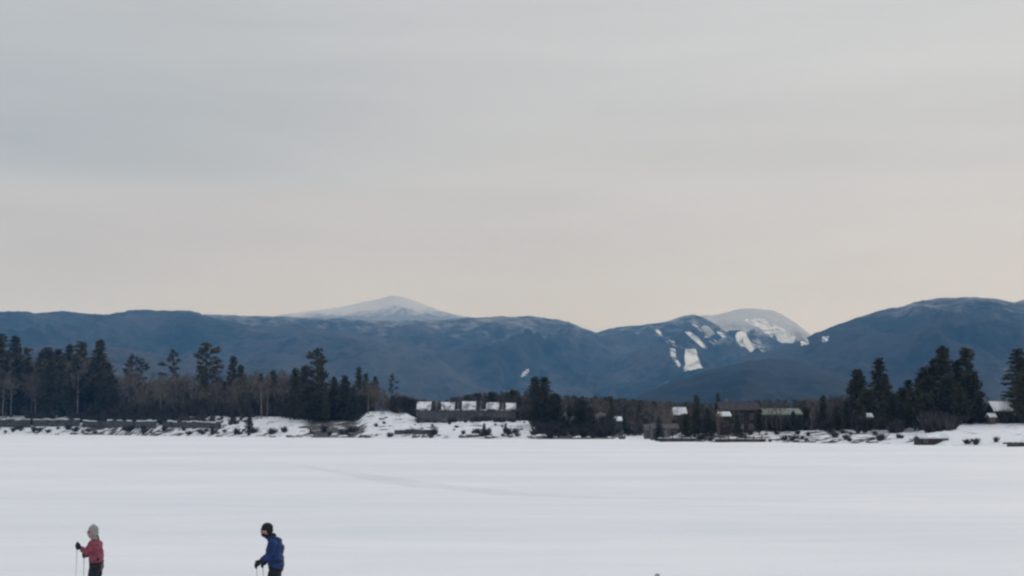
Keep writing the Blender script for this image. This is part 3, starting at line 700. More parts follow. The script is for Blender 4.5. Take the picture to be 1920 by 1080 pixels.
# second rank evergreens --------------------------------------------------------
rt = random.Random(5)
for i in range(74):
    px = rt.uniform(-60, 770) if i < 50 else rt.choice([rt.uniform(-10, 225), rt.uniform(540, 690)]); d = shore(px)+(rt.uniform(60, 150) if i < 50 else rt.uniform(45, 62))
    tree(rt.choice(['spruce', 'column', 'column', 'pine']), px, prof(px)+rt.uniform(2, 34), d, among('packed dark evergreen', px), 'evergreens packed in the left woods', rt.uniform(.9, 1.3))
for i in range(34):
    px = rt.uniform(840, 1560); d = 380+rt.uniform(60, 260)
    tree(rt.choice(['spruce', 'column', 'round']), px, prof(px)+rt.uniform(0, 14), d, among('low tree-line evergreen', px), 'evergreens behind the village', rt.uniform(1.0, 1.5))
for i in range(20):
    px = rt.choice([rt.uniform(1570, 1840), rt.uniform(1880, 2080)]); d = 330+rt.uniform(10, 110)
    tree(rt.choice(['spruce', 'column', 'round']), px, prof(px)+rt.uniform(-6, 26), d, among('packed dark evergreen', px), 'evergreens packed behind the right shore', rt.uniform(1.0, 1.3))

# woods that read as one mass ----------------------------------------------------
def woodland(px0, px1, n, ds, dy, seed, mats, small=1.0, bare=0.3):
    rr = random.Random(seed); rng = np.random.default_rng(seed)
    lib = []
    for k, kd in enumerate(('spruce', 'column', 'round', 'pine')):
        tr, V, Fc = conifer(900+k+seed, kd, 18, 260, True); tv = np.array([tuple(v) for v in tr.v[:49]])
        lib.append((np.asarray(V), 18.0))
    bl = []
    for k in range(3):
        # bare mass: many upright slivers
        n_ = 240; u = rng.random(n_); a = rng.random(n_)*6.28; z = 4+12*u; r = (3.2*np.sin(np.pi*np.clip(.25+u*.72, 0, 1)))*np.sqrt(rng.random(n_))
        P = np.stack([np.cos(a)*r, np.sin(a)*r, z], 1); D_ = np.stack([np.cos(a)*.5, np.sin(a)*.5, np.ones(n_)], 1)+rng.normal(size=(n_, 3))*.3
        D_ /= np.linalg.norm(D_, axis=1, keepdims=True); Sd = np.cross(D_, rng.normal(size=(n_, 3))); Sd /= np.linalg.norm(Sd, axis=1, keepdims=True)
        sz = rng.uniform(.8, 1.8, (n_, 1)); V = np.stack([P-D_*sz, P+Sd*.16, P+D_*sz, P-Sd*.16], 1)
        tk = np.array([[(-.15, 0, -.3), (.15, 0, -.3), (.06, 0, 13), (-.06, 0, 13)], [(0, -.15, -.3), (0, .15, -.3), (0, .06, 13), (0, -.06, 13)]])
        bl.append((np.concatenate([V, tk]).reshape(-1, 3), 16.0))
    outs = [[], []]
    for i in range(n):
        px = rr.uniform(px0, px1); d = ds(px, rr); top = prof(px)+dy(px, rr)
        z = land_z(px, d); h = max(3.5, at(px, top, d).z-z)
        b = rr.random() < bare
        V, H = rr.choice(bl if b else lib); s_ = h/H; w = s_*rr.uniform(.9, 1.4); a = rr.uniform(0, 6.28); c, s2 = math.cos(a), math.sin(a)
        Q = np.stack([(V[:, 0]*c-V[:, 1]*s2)*w+x_of(px, d), (V[:, 0]*s2+V[:, 1]*c)*w+d, V[:, 2]*s_+z-0.2], 1)
        outs[1 if b else 0].append(Q)
    V = np.concatenate([q for o_ in outs for q in o_]); nf = len(V)//4
    me = mesh('woodland', V, np.arange(len(V)).reshape(nf, 4), mats[0]); me.materials.append(mats[1])
    n0 = sum(len(q) for q in outs[0])//4
    mi = np.zeros(len(me.polygons), np.int32); mi[n0:] = 1; me.polygons.foreach_set('material_index', mi)
    return me
w1 = obj('woodland', woodland(-420, 790, 1000, lambda px, r: shore(px)+r.uniform(62, 200), lambda px, r: r.uniform(0, 45), 1, (M['pine'], M['twig']), bare=.68))
tag(w1, 'dense mixed evergreen and leafless woods behind the left shore', 'woods', kind='stuff')
w2 = obj('woodland', woodland(790, 1620, 1300, lambda px, r: 480+r.random()**1.3*800, lambda px, r: r.uniform(0, 22), 2, (M['pine'], M['twig']), bare=.45))
tag(w2, 'low dark tree line behind the lodge and village houses', 'woods', kind='stuff')
w3 = obj('woodland', woodland(1540, 2500, 420, lambda px, r: shore(px)+r.uniform(95, 300), lambda px, r: r.uniform(0, 40), 3, (M['pine'], M['twig']), bare=.4))
tag(w3, 'mixed woods behind the right shore', 'woods', kind='stuff')

# shoreline shrubs and undergrowth -------------------------------------------------
LM = [(0, 105, 'at the ice edge below the tall pines at the left edge'), (105, 235, 'at the ice edge below the twin-topped dark clump'), (235, 350, 'at the ice edge below the bare pale trunks'), (350, 460, 'at the ice edge below the largest round-crowned pine'),
      (460, 560, 'at the ice edge beside the small lone spruce'), (560, 690, 'at the ice edge below the crook-topped pine'), (690, 790, 'at the foot of the open snowy lawn'), (790, 880, 'at the ice below the left half of the lodge'), (880, 985, 'at the ice below the right half of the lodge'),
      (985, 1175, 'at the ice below the big dark clump beside the lodge'), (1175, 1335, 'at the ice below the low grey house'), (1335, 1430, 'at the ice in front of the large dark brown house'), (1430, 1570, 'at the ice in front of the long pale-roofed house'), (1570, 1700, 'at the ice left of the boathouse'), (1700, 1960, 'around the boathouse and the right snowy bank')]
def where(what, px):
    for a, b, t_ in LM:
        if px < b: return what+' '+t_
    return what+' '+LM[-1][2]
SHR = [mesh('shrub', b.v, b.f, M['brush']) for b in (shrub_geo(1, 2, 120), shrub_geo(2, 2.4, 90), shrub_geo(3, 1.7, 130))]
rs = random.Random(9)
def shrub(px, d, h, label, group):
    o = obj('shrub', rs.choice(SHR)); o.location = (x_of(px, d), d, land_z(px, d)); s_ = h/2; o.scale = (s_*rs.uniform(1.1, 2.2), s_*rs.uniform(1, 1.6), s_); o.rotation_euler = (0, 0, rs.uniform(0, 6.28))
    tag(o, label, 'shrub', group)
for i in range(60):
    px = rs.uniform(-20, 680); shrub(px, shore(px)+rs.uniform(2, 12), rs.uniform(1.0, 2.6), where('leafless shrub', px), 'shrubs along the left shoreline')
for i in range(36):
    px = rs.uniform(730, 1170); shrub(px, shore(min(px, 1140))+rs.uniform(1, 9), rs.uniform(.9, 2.3), where('leafless shrub', px), 'shrubs along the middle shoreline')
for i in range(48):
    px = rs.uniform(1235, 1700) if i < 44 else rs.uniform(1790, 1915); shrub(px, shore(px)+rs.choice([rs.uniform(1, 6), rs.uniform(8, 24)]), rs.uniform(.6, 1.5), where('leafless shrub', px), 'shrubs along the right shoreline')
for i in range(22):
    px = rs.uniform(695, 990); shrub(px, shore(px)+rs.uniform(12, 42), rs.uniform(.4, 1.1), 'small twiggy shrub poking through the snowy lawn by the lodge', 'shrubs on the snowy lawn')
def understory(px0, px1, n, s0, s1, h0, h1, seed):
    rr = random.Random(seed); allv = []; allf = []; off = 0
    geo = [(np.array([tuple(v) for v in b.v]), b.f) for b in (shrub_geo(11, 2, 90), shrub_geo(12, 2, 90))]
    for i in range(n):
        px = rr.uniform(px0, px1); d = shore(px)+rr.uniform(s0, s1); V, Fs = rr.choice(geo); h = rr.uniform(h0, h1)/2; a = rr.uniform(0, 6.28); c, s2 = math.cos(a), math.sin(a); w = h*rr.uniform(1, 1.8)
        Q = np.stack([(V[:, 0]*c-V[:, 1]*s2)*w+x_of(px, d), (V[:, 0]*s2+V[:, 1]*c)*w+d, V[:, 2]*h+land_z(px, d)], 1)
        allv.append(Q); allf += [tuple(k+off for k in f) for f in Fs]; off += len(Q)
    return mesh('undergrowth', np.concatenate(allv), np.array(allf, dtype=np.int32), M['brush'])
tag(obj('undergrowth', understory(-60, 690, 900, 58, 120, 2.5, 8, 3)), 'grey winter undergrowth between the trunks of the left woods', 'undergrowth', kind='stuff')
tag(obj('undergrowth', understory(62, 108, 70, 18, 60, 1.5, 3.5, 7)), 'grey brush on the bank below the flat-topped pine', 'undergrowth', kind='stuff')
tag(obj('undergrowth', understory(142, 345, 330, 20, 60, 1.2, 3.2, 8)), 'grey brush on the bank below the twin-topped clump', 'undergrowth', kind='stuff')
tag(obj('undergrowth', understory(345, 470, 60, 24, 60, .8, 2.2, 9)), 'thin grey brush on the snowy bank', 'undergrowth', kind='stuff')
tag(obj('undergrowth', understory(748, 1008, 210, 53, 66, 2.2, 4.2, 10)), 'dark brush behind the long lodge', 'undergrowth', kind='stuff')
tag(obj('undergrowth', understory(784, 966, 60, 38, 45, .7, 2.0, 14)), 'low brush against the front wall of the long lodge', 'undergrowth', kind='stuff')
tag(obj('undergrowth', understory(744, 784, 60, 56, 90, 3.5, 6.5, 12)), 'pale grey brush left of the lodge', 'undergrowth', kind='stuff')
tag(obj('undergrowth', understory(1000, 1150, 120, 6, 60, 1.2, 4, 4)), 'grey winter undergrowth right of the lodge', 'undergrowth', kind='stuff')
tag(obj('undergrowth', understory(1770, 1960, 150, 66, 100, 1.5, 4.0, 13)), 'grey winter undergrowth around the small brown house', 'undergrowth', kind='stuff')
tag(obj('undergrowth', understory(1225, 1770, 420, 30, 90, 1.2, 4.5, 5)), 'grey winter undergrowth under the right shore trees', 'undergrowth', kind='stuff')

# ---------------------------------------------------------------- rocks
def rock_mesh(seed):
    bm = bmesh.new(); bmesh.ops.create_icosphere(bm, subdivisions=2, radius=1.0)
    for v in bm.verts:
        n_ = 1+0.35*noise.noise(v.co*1.3+Vector((seed, 0, 0)))+0.12*noise.noise(v.co*3+Vector((seed, 5, 0))); v.co *= n_; v.co.z *= 0.6
    me = bpy.data.meshes.new('rock'); bm.to_mesh(me); bm.free(); me.materials.append(M['stone']); me.materials.append(M['snow_roof'])
    for p in me.polygons:
        if p.normal.z > 0.72: p.material_index = 1
    return me
RK = [rock_mesh(s_*3.3) for s_ in range(4)]
for i in range(54):
    px = rs.choice([rs.uniform(0, 1150), rs.uniform(430, 1150), rs.uniform(1235, 1700)]); d = shore(px)+rs.uniform(-.5, 4)
    o = obj('rock', rs.choice(RK)); r = rs.uniform(.5, 1.4)*(1 if px < 1200 else .55); o.location = (x_of(px, d), d, land_z(px, d)+r*.1); o.scale = (r*1.5, r, r); o.rotation_euler = (0, 0, rs.uniform(0, 6.28))
    side_ = 'left' if px < 680 else ('middle' if px < 1200 else 'right')
    tag(o, where('snow-capped grey rock', px), 'rock', 'rocks along the shoreline')

# ---------------------------------------------------------------- retaining walls on the left bank
def wall(px0, px1, s0, h, label, group='dark retaining walls on the left bank'):
    w = empty('retaining_wall', (x_of((px0+px1)/2, shore((px0+px1)/2)+s0), shore((px0+px1)/2)+s0, 0))
    body = MB(); cap = MB(); n = max(3, int((px1-px0)/9)); P = []
    for i in range(n+1):
        px = px0+(px1-px0)*i/n; d = shore(px)+s0; z = land_z(px, d)
        P.append(Vector((x_of(px, d), d, z))-w.location)
    for a, b in zip(P[:-1], P[1:]):
        k = (h+rs.uniform(-.25, .25))
        skip = rs.random() < 0.35
        for (m_, z0_, z1_, t_) in ((body, -0.8, k, 0.0), (cap, k+0.003, k+rs.uniform(.15, .5), 0.12)):
            if m_ is cap and skip: continue
            m_.poly([a+Vector((0, -t_, z0_)), b+Vector((0, -t_, z0_)), b+Vector((0, 1.0+t_, z0_)), a+Vector((0, 1.0+t_, z0_)),
                     a+Vector((0, -t_, z1_)), b+Vector((0, -t_, z1_)), b+Vector((0, 1.0+t_, z1_)), a+Vector((0, 1.0+t_, z1_))],
                    [(0, 3, 2, 1), (4, 5, 6, 7), (0, 1, 5, 4), (1, 2, 6, 5), (2, 3, 7, 6), (3, 0, 4, 7)])
    body.build('wall', M['stone_dark'], w); cap.build('snow_cap', M['snow_roof'], w)
    tag(w, label, 'wall', group)
M['stone_dark'] = noisy('dark damp stone', (0.04, 0.038, 0.038), (0.095, 0.09, 0.088), 0.5, 0.9, 0.7, 2, stretch=(1, 1, 2.5))
wall(-60, 66, 14, 3.6, 'dark retaining wall at the left edge of the picture')
wall(72, 158, 16, 3.0, 'dark retaining wall under the flat-topped pine')
wall(164, 300, 14, 3.0, 'dark retaining wall below the twin-topped clump')
wall(312, 420, 16, 2.4, 'low dark retaining wall below the largest round-crowned pine')
wall(742, 822, 6, 1.4, 'low dark stone wall at the ice below the left end of the lodge', 'dark walls at the lodge shore')

# ---------------------------------------------------------------- houses
def window(parent, x, z, w, h, yf, trim='trim'):
    f = MB(); t_ = 0.09
    f.box(x-w/2-t_, x-w/2, yf-.06, yf+.02, z-h/2-t_, z+h/2+t_); f.box(x+w/2, x+w/2+t_, yf-.06, yf+.02, z-h/2-t_, z+h/2+t_)
    f.box(x-w/2, x+w/2, yf-.06, yf+.02, z+h/2, z+h/2+t_); f.box(x-w/2, x+w/2, yf-.08, yf+.02, z-h/2-t_, z-h/2)
    f.box(x-.03, x+.03, yf-.05, yf+.02, z-h/2, z+h/2)
    o = f.build('window', M[trim], parent)
    g = MB(); g.box(x-w/2+.001, x-.031, yf-.035, yf+.015, z-h/2+.001, z+h/2-.001); g.box(x+.031, x+w/2-.001, yf-.035, yf+.015, z-h/2+.001, z+h/2-.001); g.build('pane', M['glass'], o)
def house(px, d, w, dep, hw, hr, label, siding, roof='snow_roof', group=None, ridge_x=True, windows=(), door=None, chimney=None, rz=0.0, name='house', base=None, over=.4, porch=False, snow=False):
    z = land_z(px, d) if base is None else base
    b = empty(name, (x_of(px, d), d, z), rz); Wl = MB()
    if ridge_x:           # ridge parallel to the shore: front roof slope faces the lake
        Wl.poly([(-w/2, 0, -1.2), (w/2, 0, -1.2), (w/2, dep, -1.2), (-w/2, dep, -1.2), (-w/2, 0, hw), (w/2, 0, hw), (w/2, dep, hw), (-w/2, dep, hw), (-w/2, dep/2, hw+hr), (w/2, dep/2, hw+hr)],
                [(0, 1, 5, 4), (2, 3, 7, 6), (1, 2, 6, 9, 5), (3, 0, 4, 8, 7), (0, 3, 2, 1), (4, 5, 9, 8), (6, 7, 8, 9)])
        sl_ = hr/(dep/2); t_ = .28
        def slope(y0, z0, y1, z1, m_):
            m_.poly([(-w/2-over, y0, z0), (w/2+over, y0, z0), (w/2+over, y1, z1), (-w/2-over, y1, z1), (-w/2-over, y0, z0+t_), (w/2+over, y0, z0+t_), (w/2+over, y1, z1+t_), (-w/2-over, y1, z1+t_)],
                    [(0, 3, 2, 1), (4, 5, 6, 7), (0, 1, 5, 4), (1, 2, 6, 5), (2, 3, 7, 6), (3, 0, 4, 7)])
        r = MB(); slope(-over, hw-over*sl_+.02, dep/2, hw+hr+.02, r); slope(dep/2+.003, hw+hr+.02, dep+over, hw-over*sl_+.02, r)
    else:                 # gable end toward the lake
        Wl.poly([(-w/2, 0, -1.2), (w/2, 0, -1.2), (w/2, dep, -1.2), (-w/2, dep, -1.2), (-w/2, 0, hw), (w/2, 0, hw), (w/2, dep, hw), (-w/2, dep, hw), (0, 0, hw+hr), (0, dep, hw+hr)],
                [(0, 1, 5, 8, 4), (2, 3, 7, 9, 6), (1, 2, 6, 5), (3, 0, 4, 7), (0, 3, 2, 1), (5, 6, 9, 8), (7, 4, 8, 9)])
        sl_ = hr/(w/2); t_ = .28; r = MB()
        for s_ in (-1, 1):
            x0, z0, x1, z1 = s_*(w/2+over), hw-over*sl_+.02, s_*.002, hw+hr+.02
            r.poly([(x0, -over, z0), (x0, dep+over, z0), (x1, dep+over, z1), (x1, -over, z1), (x0, -over, z0+t_), (x0, dep+over, z0+t_), (x1, dep+over, z1+t_), (x1, -over, z1+t_)],
                   [(0, 3, 2, 1), (4, 5, 6, 7), (0, 1, 5, 4), (1, 2, 6, 5), (2, 3, 7, 6), (3, 0, 4, 7)])
    Wl.build('wall', M[siding], b); ro = r.build('roof', M[roof], b)
    if chimney is not None:
        c = MB(); c.box(chimney-.35, chimney+.35, dep*.55, dep*.55+.7, hw+hr*.3, hw+hr+1.0); c.box(chimney-.42, chimney+.42, dep*.55-.07, dep*.55+.77, hw+hr+1.003, hw+hr+1.15); c.build('chimney', M['stone'], ro)
    for (x, zz, ww, hh) in windows: window(b, x, zz, ww, hh, -.02)
    if door is not None:
        dd = MB(); dd.box(door-.5, door+.5, -.06, -.004, 0, 2.1); do = dd.build('door', M['trim'], b)
        hn = MB(); hn.box(door+.32, door+.38, -.12, -.061, 1.0, 1.06); hn.build('handle', M['stone'], do)
    tag(b, label, 'house', group)
    return b
M['patchy'] = noisy('thin patchy roof snow', (0.05, 0.05, 0.055), (0.55, 0.56, 0.58), 0.7, 0.85, 0.4, 3, lo=.42, hi=.62)
M['old_snow'] = noisy('old grey roof snow', (0.22, 0.225, 0.24), (0.74, 0.75, 0.77), 0.35, 0.8, 0.5, 2.5, lo=.34, hi=.58, bdist=.06)
def lodge():
    d = 430; k = d/F; z = at(875, 786, d).z; b = empty('lodge', (x_of(875, d), d, z)); X_ = lambda px: (px-875)*k
    hz = lambda y: at(875, y, d).z-z
    w = MB(); w.box(X_(782), X_(968), 0, 7.5, -1.5, hz(770)); w.build('wall', M['grey_siding'], b)
    r = MB(); r.box(X_(779), X_(971), -.5, 8, hz(770)+.003, hz(767.5)); r.build('roof', M['patchy'], b)
    rr = random.Random(3)
    for n_, (a, c, t_, e_) in enumerate([(782, 809, 752.5, 767.5), (828, 853, 753.5, 767), (867, 893, 752, 767.5), (912, 936, 754, 767), (949, 968, 755, 767.5)]):
        z0, z1 = hz(767.5)+.003, hz(t_); x0, x1 = X_(a), X_(c)
        g = MB(); g.poly([(x0+.2, .1, z0), (x1-.2, .1, z0), (x1-.2, 6.6, z0), (x0+.2, 6.6, z0), (x0+.2, 3.3, z1-.3), (x1-.2, 3.3, z1-.3)], [(0, 3, 2, 1), (0, 1, 5, 4), (2, 3, 4, 5), (1, 2, 5), (3, 0, 4)])
        go = g.build('gable', M['dark_siding'], b)
        q = MB(); nx = 7; ny = 6; V = []
        for jy in range(ny):
            u = jy/(ny-1)
            for ix in range(nx):
                v = ix/(nx-1); V.append((x0+(x1-x0)*v+rr.uniform(-.12, .12), -.25+3.55*u, z0+.05+(z1-z0-.05)*u+.10*noise.noise(Vector((v*4, u*4, n_)))))
        for jy in range(1, ny):
            u = jy/(ny-1)
            for ix in range(nx):
                v = ix/(nx-1); V.append((x0+(x1-x0)*v, 3.3+3.5*u, z1-(z1-z0-.05)*u))
        nr = 2*ny-1; q.poly(V, [tuple(int(t) for t in f) for f in grid_faces(nr, nx)])
        so = q.build('snow_cover', M['old_snow'], go); sd_ = so.modifiers.new('s', 'SOLIDIFY'); sd_.thickness = .25; sd_.offset = -1
    for a in (818, 860, 902, 943):
        c = MB(); x = X_(a); c.box(x-.4, x+.4, 3, 3.8, hz(767.5)+.003, hz(753+rr.uniform(-2, 3))); c.build('chimney', M['stone'], b)
    for a in range(788, 966, 12):
        window(b, X_(a+rr.uniform(-1, 1)), 1.5, rr.choice((.8, 1.1, 1.4)), 1.1, -.02)
    dd = MB(); dd.box(X_(902)-.5, X_(902)+.5, -.06, -.004, 0, 2.1); dd.build('door', M['trim'], b)
    pm = MB(); pm.box(X_(830), X_(925), -2.2, -.06, -.6, .12); pm.build('porch', M['timber'], b)
    tag(b, 'long low grey-brown lodge with five snow-covered roof sections above the snowy lawn', 'lodge')
lodge()
house(1384, 318, 9.6, 9, 5.4, 1.9, 'large dark brown house right of the thin spire-shaped evergreen', 'dark_siding', 'dark_roof', windows=((-3, 3.9, 1.1, 1.2), (0, 3.9, 1.1, 1.2), (3, 3.9, 1.1, 1.2), (-2.6, 1.3, 1.2, 1.3), (2.8, 1.3, 1.4, 1.3)), door=0.2, chimney=-2.6)
house(1356, 312, 2.6, 5, 4.4, .9, 'narrow snow-roofed lean-to left of the large dark brown house', 'dark_siding', 'snow_roof', windows=((0, 2.6, .9, 1),), over=.15)
house(1461, 345, 10.4, 8, 3.9, 1.5, 'long low house with a pale green-grey roof', 'green_siding', 'pale_roof', windows=((-3.8, 2, 1.2, 1.2), (-1.6, 2, 1.2, 1.2), (2.2, 2, 1.2, 1.2), (4, 2, 1.2, 1.2)), door=.4)
house(1244, 345, 6.8, 6, 2.4, 1.1, 'low grey house with a dusty pink-grey roof beside the inlet', 'grey_siding', 'grey_siding', windows=((-2, 1.3, .9, 1), (1.8, 1.3, .9, 1)), door=0.1)
house(1222, 372, 4.4, 6, 3.2, 1.4, 'small house peeking out behind the low grey house', 'brown_siding', 'grey_siding', windows=((-1, 2, .8, .9), (1, 2, .8, .9)))
house(1272, 385, 3.6, 6, 3.5, 2.0, 'small house with a bright white roof above the low grey house', 'brown_siding', 'snow_roof', windows=((0, 1.8, .9, 1),), chimney=.8)
house(1152, 450, 4.0, 5, 3.0, 1.1, 'small dim cabin between trees left of the inlet', 'green_siding', 'snow_roof', windows=((0, 1.6, .9, 1),))
house(1622, 318, 1.9, 3, 2.9, .8, 'tiny snow-roofed shed under the tall tapering pine', 'green_siding', 'snow_roof', windows=((0, 1.6, .7, .8),), over=.2)
house(1874, 298, 4.4, 6, 2.9, 1.9, 'small brown house with a bright snowy roof near the right edge', 'brown_siding', 'snow_roof', windows=((-1.2, 1.5, .9, 1), (1.2, 1.5, .9, 1)), door=0.0, chimney=1.2)
house(1852, 296, 1.4, 2.4, 1.6, .6, 'little snow-roofed shed left of the small brown house', 'brown_siding', 'snow_roof', over=.2, windows=((0, 1.2, .6, .6),))
# boathouse on the right shore
house(1742, 246, 5.4, 4, 1.25, .5, 'low dark boathouse with a snowy roof at the edge of the ice', 'dark_siding', 'snow_roof', name='boathouse', windows=((-1.7, .8, .6, .6), (1.7, .8, .6, .6)), door=None, over=.15)

# ---------------------------------------------------------------- docks
def dock(px0, px1, d, z, label, posts=6, wdt=2.2, up=.7):
    x0, x1 = x_of(px0, d), x_of(px1, d); t = empty('dock', ((x0+x1)/2, d, 0)); w = x1-x0
    n = max(6, int(w/.6)); dm = MB()
    dm.box(-w/2, w/2, 0, .12, z-.22, z-.005); dm.box(-w/2, w/2, wdt-.12, wdt, z-.22, z-.005); dm.box(-w/2+.02, w/2-.02, .03, .10, -.3, z-.23); dm.build('beam', M['bark'], t)
    pm = mesh('plank', *(lambda b: (b.v, b.f))((lambda b: (b.box(-w/n*.46, w/n*.46, -.05, wdt+.05, z, z+.06), b)[1])(MB())), M['timber'])
    for i in range(n):
        obj('plank', pm, t, (-w/2+w*(i+.5)/n, 0, 0))
    sm_ = MB(); sm_.box(-w/2+.05, w/2-.05, .1, wdt-.1, z+.064, z+.19); sm_.build('snow_cover', M['snow_roof'], t)
    for i in range(posts):
        p = MB(); x = -w/2+w*(i+.5)/posts; p.tube([(x, -.12, -.5), (x, -.12, z+up*(1+.4*random.random()))], [.13, .11], 8); p.build('post', M['bark'], t)
    tag(t, label, 'dock', 'wooden docks on the right shore')
dock(1232, 1300, 301, .75, 'snow-covered dock at the ice beside the inlet', 4)
dock(1338, 1430, 290, .7, 'long snow-covered dock in front of the large dark brown house', 6)
dock(1876, 1950, 229, .62, 'dark dock at the ice near the right edge', 7, 2.0, .12)

# ---------------------------------------------------------------- stake in the near snow
t = empty('stake', (x_of(1226, 24.6), 24.6, 0))
zt = at(1226, 1075.5, 24.6).z
b = MB(); b.box(-.045, .045, -.03, .03, -.3, zt-.035); b.build('post', M['concrete'], t)
b = MB(); b.poly([(-.046, -.031, zt-.032), (.046, -.031, zt-.032), (.046, .031, zt-.032), (-.046, .031, zt-.032), (-.03, -.02, zt), (.03, -.02, zt), (.03, .02, zt), (-.03, .02, zt)],
                 [(0, 3, 2, 1), (4, 5, 6, 7), (0, 1, 5, 4), (1, 2, 6, 5), (2, 3, 7, 6), (3, 0, 4, 7)]); b.build('tip', M['concrete'], t)
tag(t, 'tip of a short grey stake at the bottom edge of the snow', 'stake')

# ---------------------------------------------------------------- people
M['skin'] = noisy('skin', (0.34, 0.19, 0.145), (0.42, 0.25, 0.19), 20, 0.55)  # tone darkened a little, putting the shade of the faces into the colour
M['jk_red'] = noisy('dusty maroon jacket', (0.155, 0.036, 0.055), (0.25, 0.070, 0.100), 14, 0.8, 0.5, 22, bdist=0.01)
M['jk_blue'] = noisy('blue jacket', (0.010, 0.027, 0.092), (0.018, 0.046, 0.150), 10, 0.7, 0.5, 20, bdist=0.01)
M['black'] = noisy('black fabric', (0.012, 0.013, 0.016), (0.022, 0.023, 0.028), 20, 0.85, 0.3, 40, bdist=0.005)
M['navy'] = noisy('dark navy trousers', (0.013, 0.015, 0.024), (0.022, 0.026, 0.036), 12, 0.85, 0.4, 18, bdist=0.01)
M['hat_grey'] = noisy('light grey knit', (0.22, 0.20, 0.205), (0.36, 0.325, 0.33), 60, 0.9, 0.6, 120, bdist=0.004)
M['hat_white'] = noisy('pale knit', (0.42, 0.44, 0.44), (0.55, 0.57, 0.57), 60, 0.9, 0.6, 120, bdist=0.004)
M['hair'] = noisy('brown hair', (0.05, 0.035, 0.025), (0.09, 0.06, 0.045), 40, 0.6)
M['polem'] = noisy('pale ski pole', (0.60, 0.62, 0.61), (0.70, 0.72, 0.71), 5, 0.4)

def blob(name, caps, m, parent=None, vox=0.012, fold=0.0, clampz=None, seed=0, smooth_it=6, fs=9.0):
    """caps: capsules (p1,r1,p2,r2) or ellipsoids (centre,(rx,ry,rz)) fused into one smooth skin"""
    bm = bmesh.new()
    for c in caps:
        if len(c) == 2:
            mt = Matrix.Translation(Vector(c[0])) @ Matrix.Diagonal((*c[1], 1)); bmesh.ops.create_icosphere(bm, subdivisions=3, radius=1.0, matrix=mt)
        else:
            p1, r1, p2, r2 = Vector(c[0]), c[1], Vector(c[2]), c[3]; d = p2-p1; Ln = d.length
            n_ = max(2, int(Ln/(min(r1, r2)*0.35))+1); n_ = min(n_, 26)
            for i in range(n_+1):
                u = i/n_; bmesh.ops.create_icosphere(bm, subdivisions=2, radius=r1+(r2-r1)*u, matrix=Matrix.Translation(p1+d*u))
    me = bpy.data.meshes.new(name); bm.to_mesh(me); bm.free()
    o = bpy.data.objects.new('tmp', me); COL.objects.link(o)
    md = o.modifiers.new('r', 'REMESH'); md.mode = 'VOXEL'; md.voxel_size = vox
    ms = o.modifiers.new('s', 'SMOOTH'); ms.factor = 0.5; ms.iterations = smooth_it
    dg = bpy.context.evaluated_depsgraph_get(); me2 = bpy.data.meshes.new_from_object(o.evaluated_get(dg)); me2.name = name
    bpy.data.objects.remove(o); bpy.data.meshes.remove(me)
    co = np.zeros(len(me2.vertices)*3, np.float32); me2.vertices.foreach_get('co', co); co = co.reshape(-1, 3)
    if fold:
        nn = np.zeros(len(me2.vertices)*3, np.float32); me2.vertices.foreach_get('normal', nn); nn = nn.reshape(-1, 3)
        for i in range(len(co)):
            p = co[i]; k = noise.noise(Vector((p[0]*fs*.6, p[1]*fs*.6, p[2]*fs*1.5+seed))); co[i] = p+nn[i]*fold*(k-0.5*abs(noise.noise(Vector((p[0]*fs*2, p[1]*fs*2, p[2]*fs*3+seed)))))
    if clampz is not None: co[:, 2] = np.maximum(co[:, 2], clampz)
    me2.vertices.foreach_set('co', co.ravel()); me2.update(); me2.materials.clear(); me2.materials.append(m)
    me2.polygons.foreach_set('use_smooth', [True]*len(me2.polygons))
    return obj(name, me2, parent)

def hand(W_, dirv, side, r=.012, grip=True):
    """five curled fingers round a pole held vertically; W_ wrist, dirv forearm direction"""
    W_ = Vector(W_); f = Vector(dirv).normalized(); up = Vector((0, 0, 1)); s = f.cross(up).normalized()*side
    palm = W_+f*.06
    caps = [(W_, .03, W_+f*.085, .036), (palm, (.045, .035, .045))]
    for i in range(4):
        b0 = W_+f*.085+up*(.032-.022*i); L_ = (.036, .040, .038, .030)[i]
        k1 = b0+f*L_+s*.004; k2 = k1-s*.032+f*.006; k3 = k2-f*.028-s*.006
        caps += [(b0, r, k1, r*.95), (k1, r*.95, k2, r*.9), (k2, r*.9, k3, r*.8)]
    th0 = W_+f*.04+up*.025; th1 = th0+up*.028+f*.022-s*.018; th2 = th1+f*.032-s*.012
    caps += [(th0, r*1.25, th1, r*1.15), (th1, r*1.1, th2, r*.95)]
    return caps, W_+f*.105-s*.012

def head_caps(c, s=1.0):
    """head facing -X centred on c (skull centre)"""
    c = Vector(c); P = lambda x, y, z: c+Vector((x, y, z))*s
    return [(c, (.095*s, .075*s, .105*s)), (P(-.03, 0, -.06), (.065*s, .058*s, .065*s)), (P(-.065, 0, -.095), .022*s, P(-.06, 0, -.085), .026*s),
            (P(-.093, 0, -.005), .010*s, P(-.112, 0, -.038), .016*s), (P(-.09, .028, .012), .014*s, P(-.09, -.028, .012), .014*s),
            (P(-.09, .016, -.070), .010*s, P(-.09, -.016, -.070), .010*s), (P(.005, .076, -.02), (.022*s, .010*s, .03*s)), (P(.005, -.076, -.02), (.022*s, .010*s, .03*s))]

